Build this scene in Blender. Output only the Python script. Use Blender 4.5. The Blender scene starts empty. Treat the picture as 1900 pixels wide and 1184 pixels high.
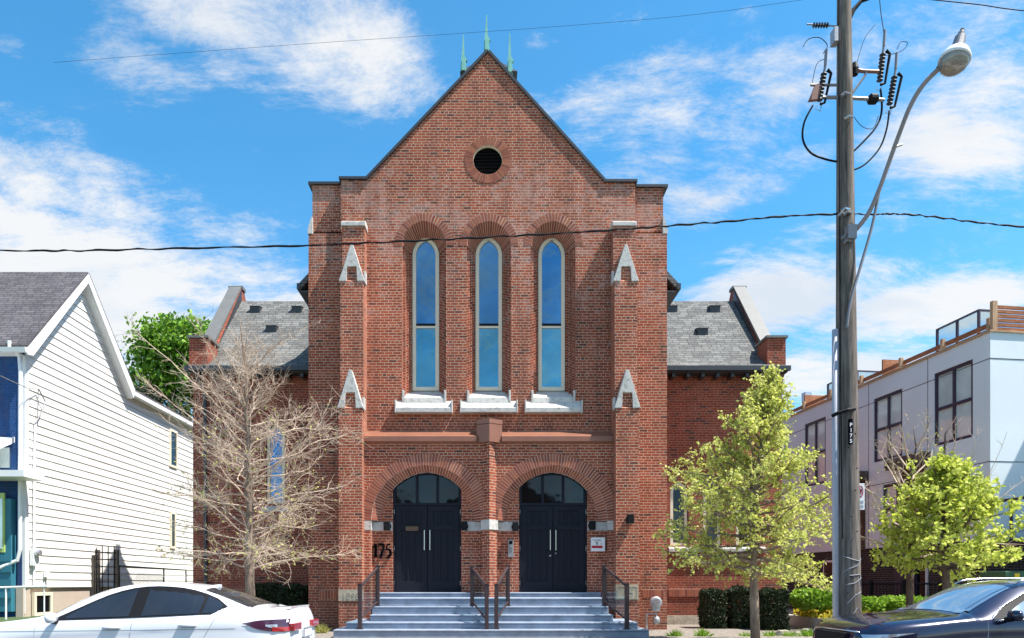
import bpy, math, random
from mathutils import Vector, Matrix
from mathutils.geometry import tessellate_polygon
R = math.radians
rnd = random.Random(7)
scene = bpy.context.scene
COL = scene.collection
F, CX, CY, CZ = 1280.0, 905.0, 1083.0, 1.5      # focal length (px), principal point, eye height
def WX(px, Y): return (px-CX)*Y/F
def HZ(py, Y): return CZ+(CY-py)*Y/F

# ------------------------------------------------------------------ mesh helper
ORG = {}
class MB:
    def __init__(s, xf=None): s.v=[]; s.f=[]; s.m=[]; s.xf=xf; s.mi=0
    def vert(s, p):
        if s.xf: p = s.xf(p)
        s.v.append(tuple(p)); return len(s.v)-1
    def face(s, pts):
        s.f.append([s.vert(p) for p in pts]); s.m.append(s.mi); return s
    def idx(s, ids): s.f.append(list(ids)); s.m.append(s.mi)
    def hexa(s, a, b):                       # two quads a (bottom/front), b (top/back)
        i=[s.vert(p) for p in list(a)+list(b)]
        for q in ((3,2,1,0),(4,5,6,7),(0,1,5,4),(1,2,6,5),(2,3,7,6),(3,0,4,7)): s.idx([i[k] for k in q])
        return s
    def box(s,x0,y0,z0,x1,y1,z1):
        return s.hexa([(x0,y0,z0),(x1,y0,z0),(x1,y1,z0),(x0,y1,z0)],[(x0,y0,z1),(x1,y0,z1),(x1,y1,z1),(x0,y1,z1)])
    def prism(s, loops, d0, d1, ax='y', back=True, front=True):   # loops in 2D; first is the outline, rest are holes
        if not isinstance(loops[0][0],(tuple,list,Vector)): loops=[loops]
        def P(a,b,d): return (a,d,b) if ax=='y' else ((d,a,b) if ax=='x' else (a,b,d))
        flat=[p for l in loops for p in l]
        tri=tessellate_polygon([[Vector((p[0],p[1],0)) for p in l] for l in loops])
        A=[s.vert(P(p[0],p[1],d0)) for p in flat]; B=[s.vert(P(p[0],p[1],d1)) for p in flat]
        for t in tri:
            if front: s.idx([A[t[0]],A[t[1]],A[t[2]]])
            if back: s.idx([B[t[2]],B[t[1]],B[t[0]]])
        o=0
        for l in loops:
            n=len(l)
            for i in range(n):
                j=(i+1)%n; s.idx([A[o+i],A[o+j],B[o+j],B[o+i]])
            o+=n
        return s
    def tube(s, pts, r, n=8, cap=True):
        pts=[Vector(p) for p in pts]
        if not hasattr(r,'__len__'): r=[r]*len(pts)
        rings=[]; up=None
        for i,p in enumerate(pts):
            d=(pts[min(i+1,len(pts)-1)]-pts[max(i-1,0)])
            if d.length<1e-9: d=Vector((0,0,1))
            d.normalize()
            if up is None:
                up=Vector((0,0,1)) if abs(d.z)<.9 else Vector((1,0,0))
            a=d.cross(up)
            if a.length<1e-5: a=d.orthogonal()
            a.normalize(); b=a.cross(d); up=b
            rings.append([s.vert(p+(a*math.cos(t)+b*math.sin(t))*r[i]) for t in [2*math.pi*k/n for k in range(n)]])
        for i in range(len(rings)-1):
            for k in range(n):
                j=(k+1)%n; s.idx([rings[i][k],rings[i][j],rings[i+1][j],rings[i+1][k]])
        if cap and n>2: s.idx(rings[0][::-1]); s.idx(rings[-1])
        return s
    def lathe(s, prof, c, n=16, ax=None):    # prof [(r,z)], axis direction ax
        ax=Vector(ax or (0,0,1)).normalized(); a=ax.orthogonal().normalized(); b=ax.cross(a); c=Vector(c)
        rings=[[s.vert(c+ax*z+(a*math.cos(2*math.pi*k/n)+b*math.sin(2*math.pi*k/n))*max(r,1e-4)) for k in range(n)] for r,z in prof]
        for i in range(len(rings)-1):
            for k in range(n):
                j=(k+1)%n; s.idx([rings[i][k],rings[i][j],rings[i+1][j],rings[i+1][k]])
        s.idx(rings[0][::-1]); s.idx(rings[-1])
        return s
    def build(s, name, mats, parent=None, origin=None, smooth=False, recalc=True, bevel=0):
        if not isinstance(mats,(list,tuple)): mats=[mats]
        o0 = ORG[parent.name] if parent else Vector(origin or (0,0,0))
        me=bpy.data.meshes.new(name); me.from_pydata([(v[0]-o0[0],v[1]-o0[1],v[2]-o0[2]) for v in s.v],[],s.f)
        for m in mats: me.materials.append(m)
        if len(mats)>1: me.polygons.foreach_set('material_index', s.m)
        if recalc:
            import bmesh
            bm=bmesh.new(); bm.from_mesh(me); bmesh.ops.recalc_face_normals(bm,faces=bm.faces); bm.to_mesh(me); bm.free()
        if smooth: me.polygons.foreach_set('use_smooth',[True]*len(me.polygons))
        me.update()
        o=bpy.data.objects.new(name,me); COL.objects.link(o)
        if parent: o.parent=parent
        else: o.location=o0
        ORG[o.name]=o0
        if bevel:
            b=o.modifiers.new('bevel','BEVEL'); b.width=bevel; b.segments=2; b.limit_method='ANGLE'
        return o
def thing(name,label,cat,loc,group=None,rotz=0):
    o=bpy.data.objects.new(name,None); COL.objects.link(o); o.location=loc; o.rotation_euler=(0,0,rotz)
    o.empty_display_size=.2
    ORG[o.name]=Vector(loc); return tag(o,label,cat,group)
def tag(o,label,cat,group=None,kind=None):
    if label: o['label']=label
    if cat: o['category']=cat
    if group: o['group']=group
    if kind: o['kind']=kind
    return o
def struct(name,mb,mat,kind='structure',**k):
    o=mb.build(name,mat,**k); o['kind']=kind; return o
def copy_tree(o,parent=None,loc=None):
    c=o.copy(); COL.objects.link(c); c.parent=parent
    if loc is not None: c.location=loc
    for ch in list(o.children): copy_tree(ch,c)
    return c

# ------------------------------------------------------------------ materials
class NT:
    def __init__(s,nt): s.nt=nt
    def n(s,t,ins=None,**props):
        nd=s.nt.nodes.new(t)
        for k,v in props.items(): setattr(nd,k,v)
        for k,v in (ins or {}).items():
            sk=nd.inputs[k]
            if isinstance(v,bpy.types.NodeSocket): s.nt.links.new(v,sk)
            else: sk.default_value=v
        return nd
    def math(s,op,a,b=0.0,c=0.0,clamp=False):
        return s.n('ShaderNodeMath',{0:a,1:b,2:c},operation=op,use_clamp=clamp).outputs[0]
    def mix(s,f,a,b,mode='MIX'):
        nd=s.n('ShaderNodeMix',{0:f},data_type='RGBA',blend_type=mode)
        for k,v in ((6,a),(7,b)):
            if isinstance(v,bpy.types.NodeSocket): s.nt.links.new(v,nd.inputs[k])
            else: nd.inputs[k].default_value=(*v,1)
        return nd.outputs[2]
    def ramp(s,f,stops,interp='LINEAR'):
        nd=s.n('ShaderNodeValToRGB',{0:f}); cr=nd.color_ramp; cr.interpolation=interp
        while len(cr.elements)<len(stops): cr.elements.new(.5)
        for e,(p,c) in zip(cr.elements,stops):
            e.position=p; e.color=(c,c,c,1) if not hasattr(c,'__len__') else (*c,1)
        return nd.outputs[0]
    def noise(s,vec,scale,detail=3,rough=.55,out=0,dist=0):
        return s.n('ShaderNodeTexNoise',{'Vector':vec,'Scale':scale,'Detail':detail,'Roughness':rough,'Distortion':dist}).outputs[out]
def newmat(name):
    m=bpy.data.materials.new(name); m.use_nodes=True; nt=m.node_tree; nt.nodes.clear()
    h=NT(nt); out=nt.nodes.new('ShaderNodeOutputMaterial')
    return m,h,out
def principled(h,out,col,rough=.8,metal=0,bump=None,bstr=.3,bdist=.01,spec=.5,coat=0):
    p=h.n('ShaderNodeBsdfPrincipled',{'Roughness':rough,'Metallic':metal,'Specular IOR Level':spec,'Coat Weight':coat,'Coat Roughness':.03})
    if isinstance(col,bpy.types.NodeSocket): h.nt.links.new(col,p.inputs['Base Color'])
    else: p.inputs['Base Color'].default_value=(*col,1)
    if bump is not None:
        b=h.n('ShaderNodeBump',{'Height':bump,'Strength':bstr,'Distance':bdist}); h.nt.links.new(b.outputs[0],p.inputs['Normal'])
    h.nt.links.new(p.outputs[0],out.inputs[0]); return p
def plain(name,col,rough=.7,metal=0,var=.15,scale=3,bump=.15,spec=.5,coat=0,fine=40):
    m,h,out=newmat(name); pos=h.n('ShaderNodeNewGeometry').outputs['Position']
    n=h.noise(pos,scale,5); n2=h.noise(pos,fine,2)
    f=h.math('ADD',h.math('MULTIPLY',n,.7),h.math('MULTIPLY',n2,.3))
    c=h.ramp(f,[(.3,tuple(x*(1-var) for x in col)),(.7,tuple(min(1,x*(1+var)) for x in col))])
    principled(h,out,c,rough,metal,bump=n2,bstr=bump,bdist=.01,spec=spec,coat=coat); return m
def wallvec(h,sx=1.0):
    g=h.n('ShaderNodeNewGeometry'); p=h.n('ShaderNodeSeparateXYZ',{0:g.outputs['Position']}); nn=h.n('ShaderNodeSeparateXYZ',{0:g.outputs['True Normal']})
    side=h.math('GREATER_THAN',h.math('ABSOLUTE',nn.outputs[0]),.75)
    u=h.math('ADD',h.math('MULTIPLY',p.outputs[0],h.math('SUBTRACT',1,side)),h.math('MULTIPLY',p.outputs[1],side))
    return g,p,h.n('ShaderNodeCombineXYZ',{0:u,1:p.outputs[2],2:0}).outputs[0]
def brickmat(name,ca,cb,mortar,eff=0.0,bw=.225,bh=.0745,ms=.0085,dark=.25,grime=.0):
    m,h,out=newmat(name); g,p,v=wallvec(h); pos=g.outputs['Position']
    # a little wander so that no course is ruled
    wob=h.noise(pos,1.7,2,out=1); wv=h.n('ShaderNodeVectorMath',{0:wob,1:(.5,.5,.5)},operation='SUBTRACT').outputs[0]
    v2=h.n('ShaderNodeVectorMath',{0:wv,1:(.02,.012,0),2:v},operation='MULTIPLY_ADD').outputs[0]
    def bt(c1,c2,mo,bias=0.0):
        return h.n('ShaderNodeTexBrick',{'Vector':v2,'Color1':(*c1,1),'Color2':(*c2,1),'Mortar':(*mo,1),'Scale':1,'Mortar Size':ms,'Mortar Smooth':.15,'Bias':bias,'Brick Width':bw,'Row Height':bh},offset=.5,squash=.5,squash_frequency=6)
    b=bt(ca,cb,mortar)
    k=bt((0,0,0),(1,1,1),(.5,.5,.5)).outputs[0]
    dk=h.math('MULTIPLY',h.math('GREATER_THAN',k,1-dark*.35),h.math('SUBTRACT',1,b.outputs[1]))
    c=h.mix(h.math('MULTIPLY',dk,.65),b.outputs[0],(.07,.035,.03))
    n1=h.noise(pos,.55,5,.6); n2=h.noise(pos,5,4,.65); n3=h.noise(pos,45,3)
    c=h.mix(h.ramp(n1,[(.35,.0),(.7,.5)]),c,(ca[0]*1.25,ca[1]*1.1,ca[2]*.95),'MIX') if False else c
    hs=h.n('ShaderNodeHueSaturation',{'Color':c,'Value':h.math('ADD',.58,h.math('MULTIPLY',n1,.84)),'Saturation':h.math('ADD',.85,h.math('MULTIPLY',n2,.3))}).outputs[0]
    c=h.mix(.35,hs,h.ramp(n3,[(.3,.25),(.7,.75)]),'OVERLAY')
    if eff>0:
        # pale salt bloom, mostly high up
        e1=h.noise(pos,1.1,6,.65); e2=h.noise(h.n('ShaderNodeVectorMath',{0:pos,1:(1,1,2.2)},operation='MULTIPLY').outputs[0],4.5,4,.7)
        hz=h.n('ShaderNodeMapRange',{0:p.outputs[2],1:6.5,2:11.5,3:.0,4:.13}).outputs[0]
        hz=h.math('SUBTRACT',hz,h.n('ShaderNodeMapRange',{0:p.outputs[2],1:12.3,2:13.6,3:.0,4:.13}).outputs[0])
        e=h.math('ADD',h.math('ADD',h.math('MULTIPLY',e1,.5),h.math('MULTIPLY',e2,.5)),hz)
        c=h.mix(h.math('MULTIPLY',h.ramp(e,[(.60,0.0),(.68,1.0)]),eff),c,(.46,.32,.28))
    st_=h.noise(h.n('ShaderNodeVectorMath',{0:pos,1:(2.6,2.6,.22)},operation='MULTIPLY').outputs[0],1.5,5,.6)
    c=h.mix(h.math('MULTIPLY',h.ramp(st_,[(.50,0.0),(.72,1.0)]),.42),c,(.075,.04,.033))
    if grime>0:
        gz=h.n('ShaderNodeMapRange',{0:p.outputs[2],1:2.2,2:.2,3:0,4:.35}).outputs[0]
        c=h.mix(h.math('MULTIPLY',h.ramp(h.math('ADD',n2,gz),[(.5,0.0),(.85,1.0)]),grime),c,(.09,.06,.055))
    hgt=h.math('ADD',h.math('SUBTRACT',1,b.outputs[1]),h.math('MULTIPLY',n3,.5))
    principled(h,out,c,.88,bump=hgt,bstr=.55,bdist=.012,spec=.3); return m
def islandmat(name,cols,rough=.8,bump=.3,trans=0,fine=50,spec=.3):
    m,h,out=newmat(name); g=h.n('ShaderNodeNewGeometry'); pos=g.outputs['Position']
    c=h.ramp(g.outputs['Random Per Island'],[(i/max(1,len(cols)-1),c) for i,c in enumerate(cols)])
    n=h.noise(pos,fine,3); c=h.mix(.3,c,h.ramp(n,[(.3,.25),(.7,.75)]),'OVERLAY')
    if trans:
        d=h.n('ShaderNodeBsdfPrincipled',{'Base Color':c,'Roughness':.55,'Specular IOR Level':.35}); t=h.n('ShaderNodeBsdfTranslucent',{'Color':c})
        mx=h.n('ShaderNodeMixShader',{0:trans,1:d.outputs[0],2:t.outputs[0]}); h.nt.links.new(mx.outputs[0],out.inputs[0])
    else: principled(h,out,c,rough,bump=n,bstr=bump,spec=spec)
    return m
def shinglemat(name,c1,c2,axis='x',w=.3,hh=.14):
    m,h,out=newmat(name); g=h.n('ShaderNodeNewGeometry'); p=h.n('ShaderNodeSeparateXYZ',{0:g.outputs['Position']})
    u=p.outputs[0] if axis=='x' else p.outputs[1]
    v=h.n('ShaderNodeCombineXYZ',{0:u,1:h.math('MULTIPLY',p.outputs[2],1.4),2:0}).outputs[0]
    wob=h.noise(g.outputs['Position'],6,2,out=1); v=h.n('ShaderNodeVectorMath',{0:wob,1:(.03,.02,0),2:v},operation='MULTIPLY_ADD').outputs[0]
    b=h.n('ShaderNodeTexBrick',{'Vector':v,'Color1':(*c1,1),'Color2':(*c2,1),'Mortar':(*[x*.35 for x in c1],1),'Scale':1,'Mortar Size':.012,'Mortar Smooth':.4,'Brick Width':w,'Row Height':hh},offset=.37,offset_frequency=2,squash=.8,squash_frequency=3)
    n=h.noise(g.outputs['Position'],90,2); n1=h.noise(g.outputs['Position'],1.2,4)
    c=h.mix(.5,b.outputs[0],h.ramp(n,[(.25,.2),(.75,.8)]),'OVERLAY')
    c=h.mix(.5,c,h.ramp(n1,[(.3,.35),(.7,.65)]),'OVERLAY')
    wv=h.math('FRACT',h.math('DIVIDE',h.n('ShaderNodeSeparateXYZ',{0:v}).outputs[1],hh))
    principled(h,out,c,.95,bump=h.math('SUBTRACT',h.math('SUBTRACT',1,b.outputs[1]),h.math('MULTIPLY',wv,.6)),bstr=.7,bdist=.02,spec=.2); return m
def glassmat(name,col=(.10,.20,.34),metal=.85,rough=.03,wave=.06):
    m,h,out=newmat(name); pos=h.n('ShaderNodeNewGeometry').outputs['Position']
    n=h.noise(pos,1.6,2); n2=h.noise(pos,.8,3)
    c=h.ramp(n2,[(.3,tuple(x*.75 for x in col)),(.7,tuple(x*1.2 for x in col))])
    principled(h,out,c,rough,metal,bump=n,bstr=wave,bdist=.05,spec=.8); return m
def woodmat(name,c1,c2,stretch=(14,14,.8),rough=.85):
    m,h,out=newmat(name); pos=h.n('ShaderNodeNewGeometry').outputs['Position']
    v=h.n('ShaderNodeVectorMath',{0:pos,1:stretch},operation='MULTIPLY').outputs[0]
    n=h.noise(v,1.6,6,.7); n2=h.noise(pos,1.3,3)
    c=h.ramp(n,[(.3,c1),(.52,tuple((a+b)/2 for a,b in zip(c1,c2))),(.68,c2)])
    c=h.mix(.6,c,h.ramp(n2,[(.3,.32),(.7,.68)]),'OVERLAY')
    principled(h,out,c,rough,bump=n,bstr=.7,bdist=.02,spec=.2); return m
def stonemat(name,col,dirt=(.22,.21,.2),amt=.6,sc=5):
    m,h,out=newmat(name); pos=h.n('ShaderNodeNewGeometry').outputs['Position']
    n=h.noise(pos,sc,6,.7); n2=h.noise(pos,60,2)
    c=h.mix(h.math('MULTIPLY',h.ramp(n,[(.5,0.0),(.72,1.0)]),amt),col,dirt)
    principled(h,out,c,.85,bump=h.math('ADD',n,n2),bstr=.35,bdist=.015,spec=.3); return m
M={}
M['brick']=brickmat('red_brick',(.38,.088,.042),(.22,.046,.025),(.54,.36,.255),eff=.42,dark=.15,grime=.4,ms=.0086)
M['brick_side']=brickmat('wing_brick',(.34,.070,.034),(.24,.046,.025),(.38,.23,.165),dark=.2,grime=.3,ms=.007)
M['brick_dark']=brickmat('dark_brown_brick',(.045,.03,.028),(.028,.02,.02),(.15,.13,.12),dark=.1)
M['brick_blue']=brickmat('blue_painted_brick',(.02,.075,.22),(.018,.06,.18),(.03,.09,.24),dark=0)
M['vouss']=islandmat('arch_brick',[(.22,.058,.034),(.36,.12,.062),(.28,.078,.043),(.38,.13,.075),(.19,.048,.032)],.85)
M['mortar']=plain('mortar',(.62,.48,.41),.95)
M['stone']=stonemat('painted_white_stone',(.56,.54,.51),(.19,.175,.155),.85,9)
M['lime']=stonemat('weathered_limestone',(.42,.37,.28),(.25,.22,.17),.7,9)
M['copper']=plain('brown_copper',(.25,.10,.06),.45,.0,.18,2,.05,spec=.6)
M['verdigris']=plain('verdigris_copper',(.20,.48,.42),.75,0,.2,6)
M['coping']=plain('dark_metal_coping',(.05,.052,.06),.45,.3,.1)
M['copingl']=plain('pale_metal_coping',(.15,.15,.145),.6,.1,.12,4)
M['shingle']=shinglemat('grey_shingle',(.20,.20,.19),(.115,.115,.115))
M['shingle_dark']=shinglemat('charcoal_shingle',(.13,.12,.13),(.085,.08,.09))
M['shingle_nave']=shinglemat('nave_shingle',(.15,.15,.15),(.1,.1,.105),'y')
M['cream']=plain('cream_paint',(.80,.72,.56),.55,0,.06)
M['glass']=glassmat('window_glass')
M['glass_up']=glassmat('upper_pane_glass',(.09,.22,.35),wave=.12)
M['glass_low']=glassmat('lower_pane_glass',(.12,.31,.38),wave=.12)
M['glass_dark']=glassmat('dark_glass',(.022,.026,.03),.7,.04,.12)
M['glass_teal']=glassmat('townhouse_glass',(.70,.82,.82),.15,.06,.03)  # pale teal base colour stands in for sky reflected in the panes
M['cedar_dark']=woodmat('shaded_cedar',(.06,.03,.022),(.14,.07,.045),(3,3,14))  # cedar darkened: the shade by the canopies is put into the colour
M['navy']=plain('navy_door_paint',(.008,.0095,.018),.6,0,.12,3,.05,spec=.25)
M['black']=plain('black_metal',(.010,.010,.012),.6,0,.1,spec=.15)
M['darkvoid']=plain('dark_interior',(.01,.01,.01),.9)
M['chrome']=plain('brushed_steel',(.6,.6,.62),.25,1,.05)
M['brass']=plain('aged_brass',(.17,.11,.07),.4,.8,.1)
M['bronze']=plain('bronze_railing_paint',(.055,.035,.038),.4,.2,.1)
M['step']=plain('blue_grey_step_paint',(.25,.295,.375),.7,0,.28,3.5,.15)
M['white']=plain('white_trim',(.80,.80,.80),.5,0,.04)
M['siding']=islandmat('white_vinyl_siding',[(.80,.785,.74),(.76,.745,.70),(.82,.80,.76),(.78,.76,.72)],.55,.08,fine=3)
M['stucco']=plain('pale_grey_panel',(.72,.79,.82),.85,0,.05,.6,.05)
M['purple']=plain('aubergine_frame',(.035,.02,.045),.5)
M['cedar']=woodmat('cedar_boards',(.20,.07,.035),(.42,.18,.09),(3,3,14))
M['cedarl']=woodmat('new_lumber',(.42,.26,.15),(.55,.38,.24),(10,10,1))
M['pole']=woodmat('weathered_pole_wood',(.05,.042,.038),(.27,.225,.19))
M['bark']=woodmat('grey_brown_bark',(.13,.09,.07),(.34,.26,.20),(9,9,2))
M['bark_dark']=woodmat('dark_bark',(.06,.045,.04),(.17,.12,.10),(9,9,2))
M['twig']=plain('pale_twig_bark',(.50,.385,.295),.8,0,.25,3)
M['concrete']=plain('concrete',(.40,.39,.37),.9,0,.1,1.5)
M['asphalt']=plain('asphalt',(.055,.055,.058),.9,0,.2,2,.3,fine=90)
M['grass']=plain('lawn',(.06,.10,.03),.95,0,.35,3,.5,fine=70)
M['mulch']=plain('mulch_and_gravel',(.22,.19,.16),.95,0,.5,9,.9,fine=30)
M['rubble']=plain('rubble_stone',(.40,.36,.30),.9,0,.35,5,.6,fine=14)
M['beige']=plain('beige_foundation',(.50,.41,.34),.85,0,.08)
M['teal']=plain('teal_boards',(.03,.17,.24),.6,0,.1)
M['lime_green']=plain('lime_green_frame',(.42,.55,.17),.5,0,.05)
M['meter']=plain('meter_grey_paint',(.38,.40,.44),.4,.4,.1)
M['pvc']=plain('pale_conduit',(.42,.42,.47),.6,0,.12)
M['lampgrey']=plain('grey_lamp_metal',(.26,.25,.26),.5,.4,.1)
M['red']=plain('sign_red',(.45,.01,.03),.5,0,.03)
M['signwhite']=plain('sign_white',(.82,.82,.82),.5,0,.02)
M['ink']=plain('black_ink',(.006,.006,.008),.9,bump=0,spec=.0)
M['greybox']=plain('grey_enclosure',(.25,.25,.26),.5)
M['rubber']=plain('tyre_rubber',(.02,.02,.02),.85)
M['leaf_spring']=islandmat('spring_leaf',[(.60,.64,.13),(.72,.74,.20),(.46,.52,.09),(.80,.78,.30)],trans=.5)
M['leaf_bud']=islandmat('bud_leaf',[(.42,.42,.10),(.50,.46,.16),(.34,.38,.08)],trans=.35)
M['leaf_linden']=islandmat('linden_leaf',[(.50,.57,.07),(.60,.67,.11),(.70,.74,.20),(.34,.42,.05)],trans=.5)
M['leaf_green']=islandmat('maple_leaf',[(.10,.24,.015),(.22,.42,.03),(.05,.13,.012),(.32,.52,.06)],trans=.3)
M['leaf_yew']=islandmat('yew_needle',[(.016,.028,.010),(.04,.06,.022),(.008,.016,.007)],trans=.15)
M['leaf_gold']=islandmat('golden_leaf',[(.62,.50,.03),(.70,.60,.06),(.50,.42,.04)],trans=.35)
M['leaf_rust']=islandmat('rust_leaf',[(.42,.20,.07),(.50,.32,.08),(.30,.22,.05)],trans=.3)
M['leaf_shrub']=islandmat('shrub_leaf',[(.22,.40,.03),(.34,.52,.05),(.13,.28,.02),(.42,.58,.10)],trans=.35)
def carpaint(name,col,metal,rough=.25):
    m,h,out=newmat(name); pos=h.n('ShaderNodeNewGeometry').outputs['Position']
    principled(h,out,col,rough,metal,coat=1.0,bump=h.noise(pos,2.2,1),bstr=.02,bdist=.05); return m
M['car_white']=carpaint('white_car_paint',(.80,.81,.84),0,.3)
M['car_navy']=carpaint('navy_car_paint',(.010,.014,.045),.35,.2)
M['car_glass']=glassmat('tinted_car_glass',(.045,.055,.07),.6,.03,.02)
M['car_wind']=glassmat('windscreen_glass',(.34,.44,.50),.8,.04,.05)
M['tail']=plain('tail_lamp_red',(.35,.01,.015),.15,0,.1,coat=1)
M['taild']=plain('tail_lamp_smoked',(.07,.02,.05),.15,.2,.1,coat=1)
M['clear']=plain('clear_lamp_lens',(.55,.55,.58),.1,.6,.1,coat=1)
def panelglass(name,tint,a=.25):
    m,h,out=newmat(name)
    t=h.n('ShaderNodeBsdfTransparent',{0:(*tint,1)}); g=h.n('ShaderNodeBsdfGlossy',{'Roughness':.02})
    mx=h.n('ShaderNodeMixShader',{0:.10,1:t.outputs[0],2:g.outputs[0]}); h.nt.links.new(mx.outputs[0],out.inputs[0]); return m
M['pglass']=panelglass('rail_glass',(.80,.88,.90))
def textmesh(name,body,mat,size,loc,parent=None,depth=.004,shear=0,rot=(R(90),0,0),align='CENTER',label=None,bold=0,sx=1.0):
    cu=bpy.data.curves.new(name,'FONT'); cu.body=body; cu.size=size; cu.extrude=depth; cu.shear=shear; cu.align_x=align; cu.offset=bold
    t=bpy.data.objects.new(name,cu); COL.objects.link(t)
    dg=bpy.context.evaluated_depsgraph_get(); me=bpy.data.meshes.new_from_object(t.evaluated_get(dg))
    bpy.data.objects.remove(t); bpy.data.curves.remove(cu)
    o0=ORG[parent.name] if parent else Vector((0,0,0))
    from mathutils import Euler
    mt=Matrix.Translation(Vector(loc)-o0)@Euler(rot).to_matrix().to_4x4()@Matrix.Diagonal((sx,1,1,1)); me.transform(mt)
    me.materials.clear(); me.materials.append(mat)
    o=bpy.data.objects.new(name,me); COL.objects.link(o)
    if parent: o.parent=parent
    ORG[o.name]=o0
    return o
# ------------------------------------------------------------------ camera, sun, sky
cam=bpy.data.cameras.new('camera'); co=bpy.data.objects.new('camera',cam); COL.objects.link(co); scene.camera=co
co.location=(0,0,CZ); co.rotation_euler=(R(90),0,0); cam.sensor_fit='HORIZONTAL'; cam.sensor_width=36; cam.lens=36*F/1900
cam.shift_x=(950-CX)/1900; cam.shift_y=(CY-592)/1900; cam.clip_end=5000
SUN=Vector((1,-.30,1.9)).normalized()
sl=bpy.data.lights.new('sun','SUN'); sl.energy=5.0; sl.angle=R(.53); sl.color=(1,.955,.88)
so=bpy.data.objects.new('sun',sl); COL.objects.link(so); so.rotation_euler=SUN.to_track_quat('Z','Y').to_euler(); so.location=(20,-10,40)
w=bpy.data.worlds.new('World'); scene.world=w; w.use_nodes=True; w.node_tree.nodes.clear(); h=NT(w.node_tree)
wo=w.node_tree.nodes.new('ShaderNodeOutputWorld')
sky=h.n('ShaderNodeTexSky',sky_type='NISHITA',sun_disc=False,sun_elevation=math.asin(SUN.z),sun_rotation=math.atan2(SUN.x,SUN.y),air_density=1.0,dust_density=.3,ozone_density=2.5)
SKYS=.135
skyc=h.n('ShaderNodeHueSaturation',{'Saturation':1.36,'Value':1.0,'Hue':.486,'Color':sky.outputs[0]}).outputs[0]
bg1=h.n('ShaderNodeBackground',{0:skyc,1:SKYS})
D=h.n('ShaderNodeTexCoord').outputs['Generated']
sp=h.n('ShaderNodeSeparateXYZ',{0:D})
zz=h.math('ADD',h.math('MAXIMUM',sp.outputs[2],0),.22)
pv=h.n('ShaderNodeCombineXYZ',{0:h.math('DIVIDE',sp.outputs[0],zz),1:h.math('DIVIDE',sp.outputs[1],zz),2:0}).outputs[0]
warp=h.noise(pv,1.1,3,out=1)
pv2=h.n('ShaderNodeVectorMath',{0:warp,1:(.35,.35,.35),2:pv},operation='MULTIPLY_ADD').outputs[0]
n1=h.noise(pv2,1.5,10,.62); 
pst=h.n('ShaderNodeVectorMath',{0:pv2,1:(1.0,1.9,1)},operation='MULTIPLY').outputs[0]
n2=h.noise(pst,6.5,12,.74)
nz=h.math('ADD',h.math('MULTIPLY',n1,.45),h.math('MULTIPLY',n2,.55))
blobs=[(430,25,330,80,.85),(640,110,200,110,1.05),(470,80,200,90,.6),(250,125,170,50,.75),(20,90,50,25,.6),(720,190,60,45,.6),(560,170,150,60,.5),
 (130,340,300,80,.85),(60,250,130,70,.5),(420,420,200,60,.75),(200,480,560,90,1.05),(60,560,330,150,1.2),(480,560,200,130,1.0),(300,640,200,120,.9),
 (1180,190,230,75,.8),(1450,160,210,90,.75),(1300,260,300,80,.55),(1790,250,220,150,1.05),(1640,60,260,70,.6),(1780,40,200,80,.6),(1690,350,120,60,.5),(1420,320,200,50,.55),(1300,370,160,50,.6),
 (1430,560,250,70,1.25),(1730,570,260,65,1.25),(1500,690,260,60,.9),(1010,72,60,18,.55),(1560,420,180,30,.4),(1700,680,300,50,.6),(1850,420,150,50,.4)]
acc=None
for px,py,rx,ry,wt in blobs:
    d=Vector((px-CX,F,CY-py)); L=d.length; d=d/L
    s=h.n('ShaderNodeVectorMath',{0:D,1:tuple(d)},operation='SUBTRACT').outputs[0]
    # scale: horizontal offset / rx, vertical / ry  (angular size of that patch of sky)
    s=h.n('ShaderNodeVectorMath',{0:s,1:(L/rx,L/max(rx,ry),L/ry)},operation='MULTIPLY').outputs[0]
    l=h.n('ShaderNodeVectorMath',{0:s},operation='LENGTH').outputs['Value']
    mr=h.n('ShaderNodeMapRange',{0:l,1:1.35,2:.15,3:0,4:wt},interpolation_type='SMOOTHSTEP').outputs[0]
    acc=mr if acc is None else h.math('MAXIMUM',acc,mr)
back=h.n('ShaderNodeMapRange',{0:sp.outputs[1],1:.25,2:-.2,3:0,4:.55}).outputs[0]
acc=h.math('MAXIMUM',acc,back)
dens=h.math('ADD',nz,h.math('MULTIPLY',acc,.24))
dens=h.n('ShaderNodeMapRange',{0:dens,1:.565,2:.79,3:.04,4:.94},interpolation_type='SMOOTHSTEP').outputs[0]
cn=h.noise(pst,2.3,5); cc=h.ramp(cn,[(.38,(.80,.86,.94)),(.55,(1,1,1))])
bg2=h.n('ShaderNodeBackground',{0:cc,1:.50})
mx=h.n('ShaderNodeMixShader',{0:dens,1:bg1.outputs[0],2:bg2.outputs[0]}); h.nt.links.new(mx.outputs[0],wo.inputs[0])
scene.view_settings.view_transform='Standard'; scene.view_settings.look='None'; scene.view_settings.gamma=1; scene.view_settings.exposure=.95
scene.cycles.max_bounces=6; scene.cycles.transparent_max_bounces=8

# ------------------------------------------------------------------ ground
struct('ground',MB().box(-900,-300,-.4,900,1500,-.02),M['grass'])
struct('road',MB().box(-60,-3.2,-.3,60,10.8,0),M['asphalt'])
m=MB(); m.box(-60,10.8,-.2,60,10.96,.14); struct('kerb',m,M['concrete'])
m=MB(); x=-60
while x<60: m.box(x,10.97,-.2,x+1.49,13.2,.15); x+=1.5
struct('pavement',m,M['concrete'])
struct('far_pavement',MB().box(-60,-6,-.2,60,-3.2,.15),M['concrete'])
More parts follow.
